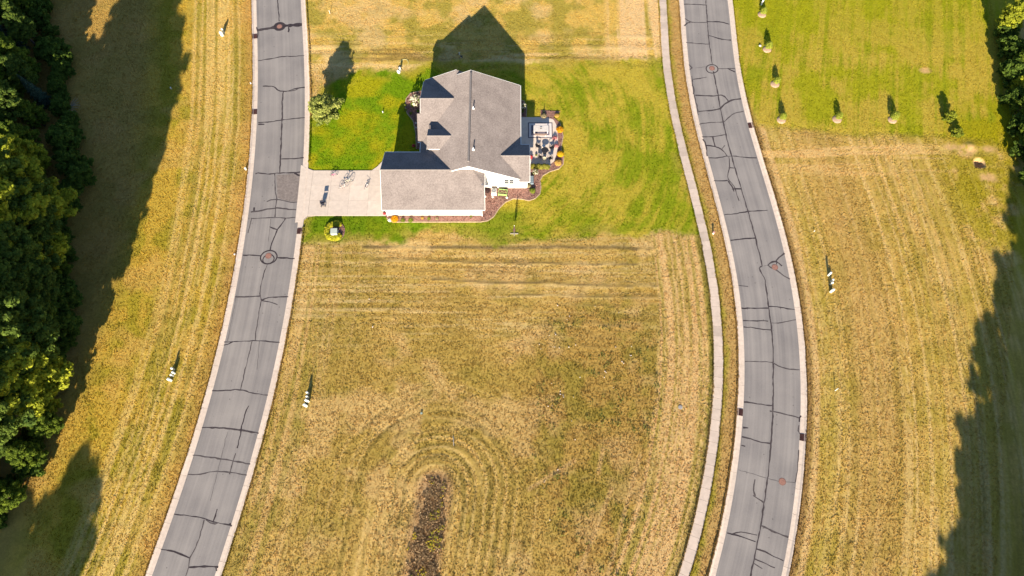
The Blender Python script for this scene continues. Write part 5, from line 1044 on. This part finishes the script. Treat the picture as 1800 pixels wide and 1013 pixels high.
def bike(px, py, L, rw, rz, paint, label, lean=.12, tyre=M_BLK, grips=None, train=False):
    """L wheelbase, rw wheel radius"""
    g = G(px, py); e = empty('bicycle', (g[0], g[1], .045), rz, label, 'bicycle', 'bicycles on the drive'); e.rotation_euler = (lean, 0, rz)
    m = mat('paint_'+paint[0], paint[1], rough=.35, noise=.06); xf, xr = L/2, -L/2; k = rw/.34
    bb = (-.02*L, 0, rw*.85); seat = (-.22*L, 0, rw*2.3); head = (.30*L, 0, rw*2.35); hb_ = (.33*L, 0, rw*1.9)
    b = MB(); t = .020+.006*k
    for a, c in ((seat, bb), (bb, hb_), ((-.2*L, 0, rw*2.1), head), (head, hb_)): b.tube([a, c], t, 6)
    for s_ in (-.05, .05): b.tube([bb, (xr, s_, rw)], t*.6, 5); b.tube([(-.19*L, 0, rw*2.0), (xr, s_, rw)], t*.6, 5)
    b.build('frame', m, e)
    b = MB()
    for s_ in (-.05, .05): b.tube([hb_, (xf, s_, rw)], t*.7, 5)
    b.build('fork', m, e)
    for x in (xf, xr):
        o = MB().torus((x, 0, rw), rw-.022, .026, 'y', 22, 6).build('wheel', tyre, e)
        sp = MB()
        for q in range(7): sp.tube([(x, 0, rw), (x+(rw-.03)*math.cos(q*.9), 0, rw+(rw-.03)*math.sin(q*.9))], .004, 3)
        sp.build('spokes', M_PIPE, o); MB().lathe([(.03, -.05), (.03, .05)], 8, (x, 0, rw), 'y').build('hub', M_PIPE, o)
    MB().add([(-.22*L-.13, -.07, rw*2.36), (-.22*L-.13, .07, rw*2.36), (-.22*L+.14, .025, rw*2.36), (-.22*L+.14, -.025, rw*2.36), (-.22*L-.12, -.06, rw*2.36+.05), (-.22*L-.12, .06, rw*2.36+.05), (-.22*L+.12, .02, rw*2.36+.04), (-.22*L+.12, -.02, rw*2.36+.04)], [(0,3,2,1),(4,5,6,7),(0,1,5,4),(1,2,6,5),(2,3,7,6),(3,0,4,7)]).build('saddle', M_BLK, e)
    hbw = .28+.08*k; o = MB().tube([head, (head[0], 0, head[2]+.12*k)], t*.8, 6).tube([(head[0]-.1, -hbw, head[2]+.2*k), (head[0], -.1, head[2]+.12*k), (head[0], .1, head[2]+.12*k), (head[0]-.1, hbw, head[2]+.2*k)], .014, 6).build('handlebar', M_PIPE, e)
    for s_ in (-1, 1): MB().tube([(head[0]-.1, s_*hbw, head[2]+.2*k), (head[0]-.14, s_*(hbw+.09), head[2]+.2*k)], .022, 6).build('grip', grips or M_BLK, o)
    cr = MB().lathe([(.09*k, .05), (.09*k, .065)], 12, (bb[0], 0, bb[2]), 'y').build('crank', M_BLK, e)
    for s_ in (-1, 1): MB().box(bb[0]+s_*.12*k-.05, bb[0]+s_*.12*k+.05, s_*.13-.05, s_*.13+.05, bb[2]-.02+s_*.05, bb[2]+.01+s_*.05).build('pedal', M_BLK, cr)
bike(587.5, 308.5, .78, .22, .12, ('pink', (.62, .16, .34)), 'small pink bicycle at the grass edge of the drive', grips=mat('grip_pink', (.6, .2, .35), noise=.05))
bike(613, 320, 1.02, .32, .18, ('cream', (.62, .60, .46)), 'cream bicycle standing in the middle of the drive', lean=.14)
bike(604, 330, 1.0, .30, .30, ('rose_white', (.68, .50, .48)), 'pale rose bicycle leaning in front of the cream one', lean=.2, tyre=mat('grey_tyre', (.20, .17, .16), noise=.1))
bike(644.5, 329, .76, .20, 1.0, ('white_pink', (.66, .60, .64)), 'white and pink child bicycle nearest the garage door')
# toy tricycle in the shade of the house
g = G(808, 101); e = empty('tricycle', (g[0], g[1], 0), 2.2, 'black and white tricycle lying in the shadow of the house', 'tricycle'); e.rotation_euler = (.5, 0, 2.2); e.location.z = .1
b = MB(); b.tube([(-.3, 0, .2), (.2, 0, .28), (.42, 0, .6)], .035, 6).tube([(-.3, -.25, .12), (-.3, .25, .12)], .025, 6).tube([(.42, 0, .6), (.5, 0, .15)], .025, 6).build('frame', M_WPOST, e)
for (x, y_, r) in ((-.3, -.26, .12), (-.3, .26, .12), (.5, 0, .17)): MB().torus((x, y_, r), r-.03, .035, 'y', 16, 6).build('wheel', M_BLK, e)
MB().box(-.38, -.02, -.14, .14, .3, .36).build('seat', M_BLK, e); MB().box(-.42, -.36, -.14, .14, .34, .58).build('backrest', M_BLK, e); MB().tube([(.4, -.22, .62), (.4, .22, .62)], .02, 6).build('handlebar', M_WPOST, e)
# lawn hose
g = G(712, 108); tag(MB().tube([(-.9, -.3, .04), (-.5, .25, .05), (0, .4, .05), (.4, .2, .05), (.6, -.3, .04), (.5, -.8, .04)], .03, 5).build('garden_hose', mat('hose_pale', (.62, .60, .30), noise=.1)), 'pale garden hose curled on the lawn edge beside the utility pedestals', 'hose').location = (g[0], g[1], 0)
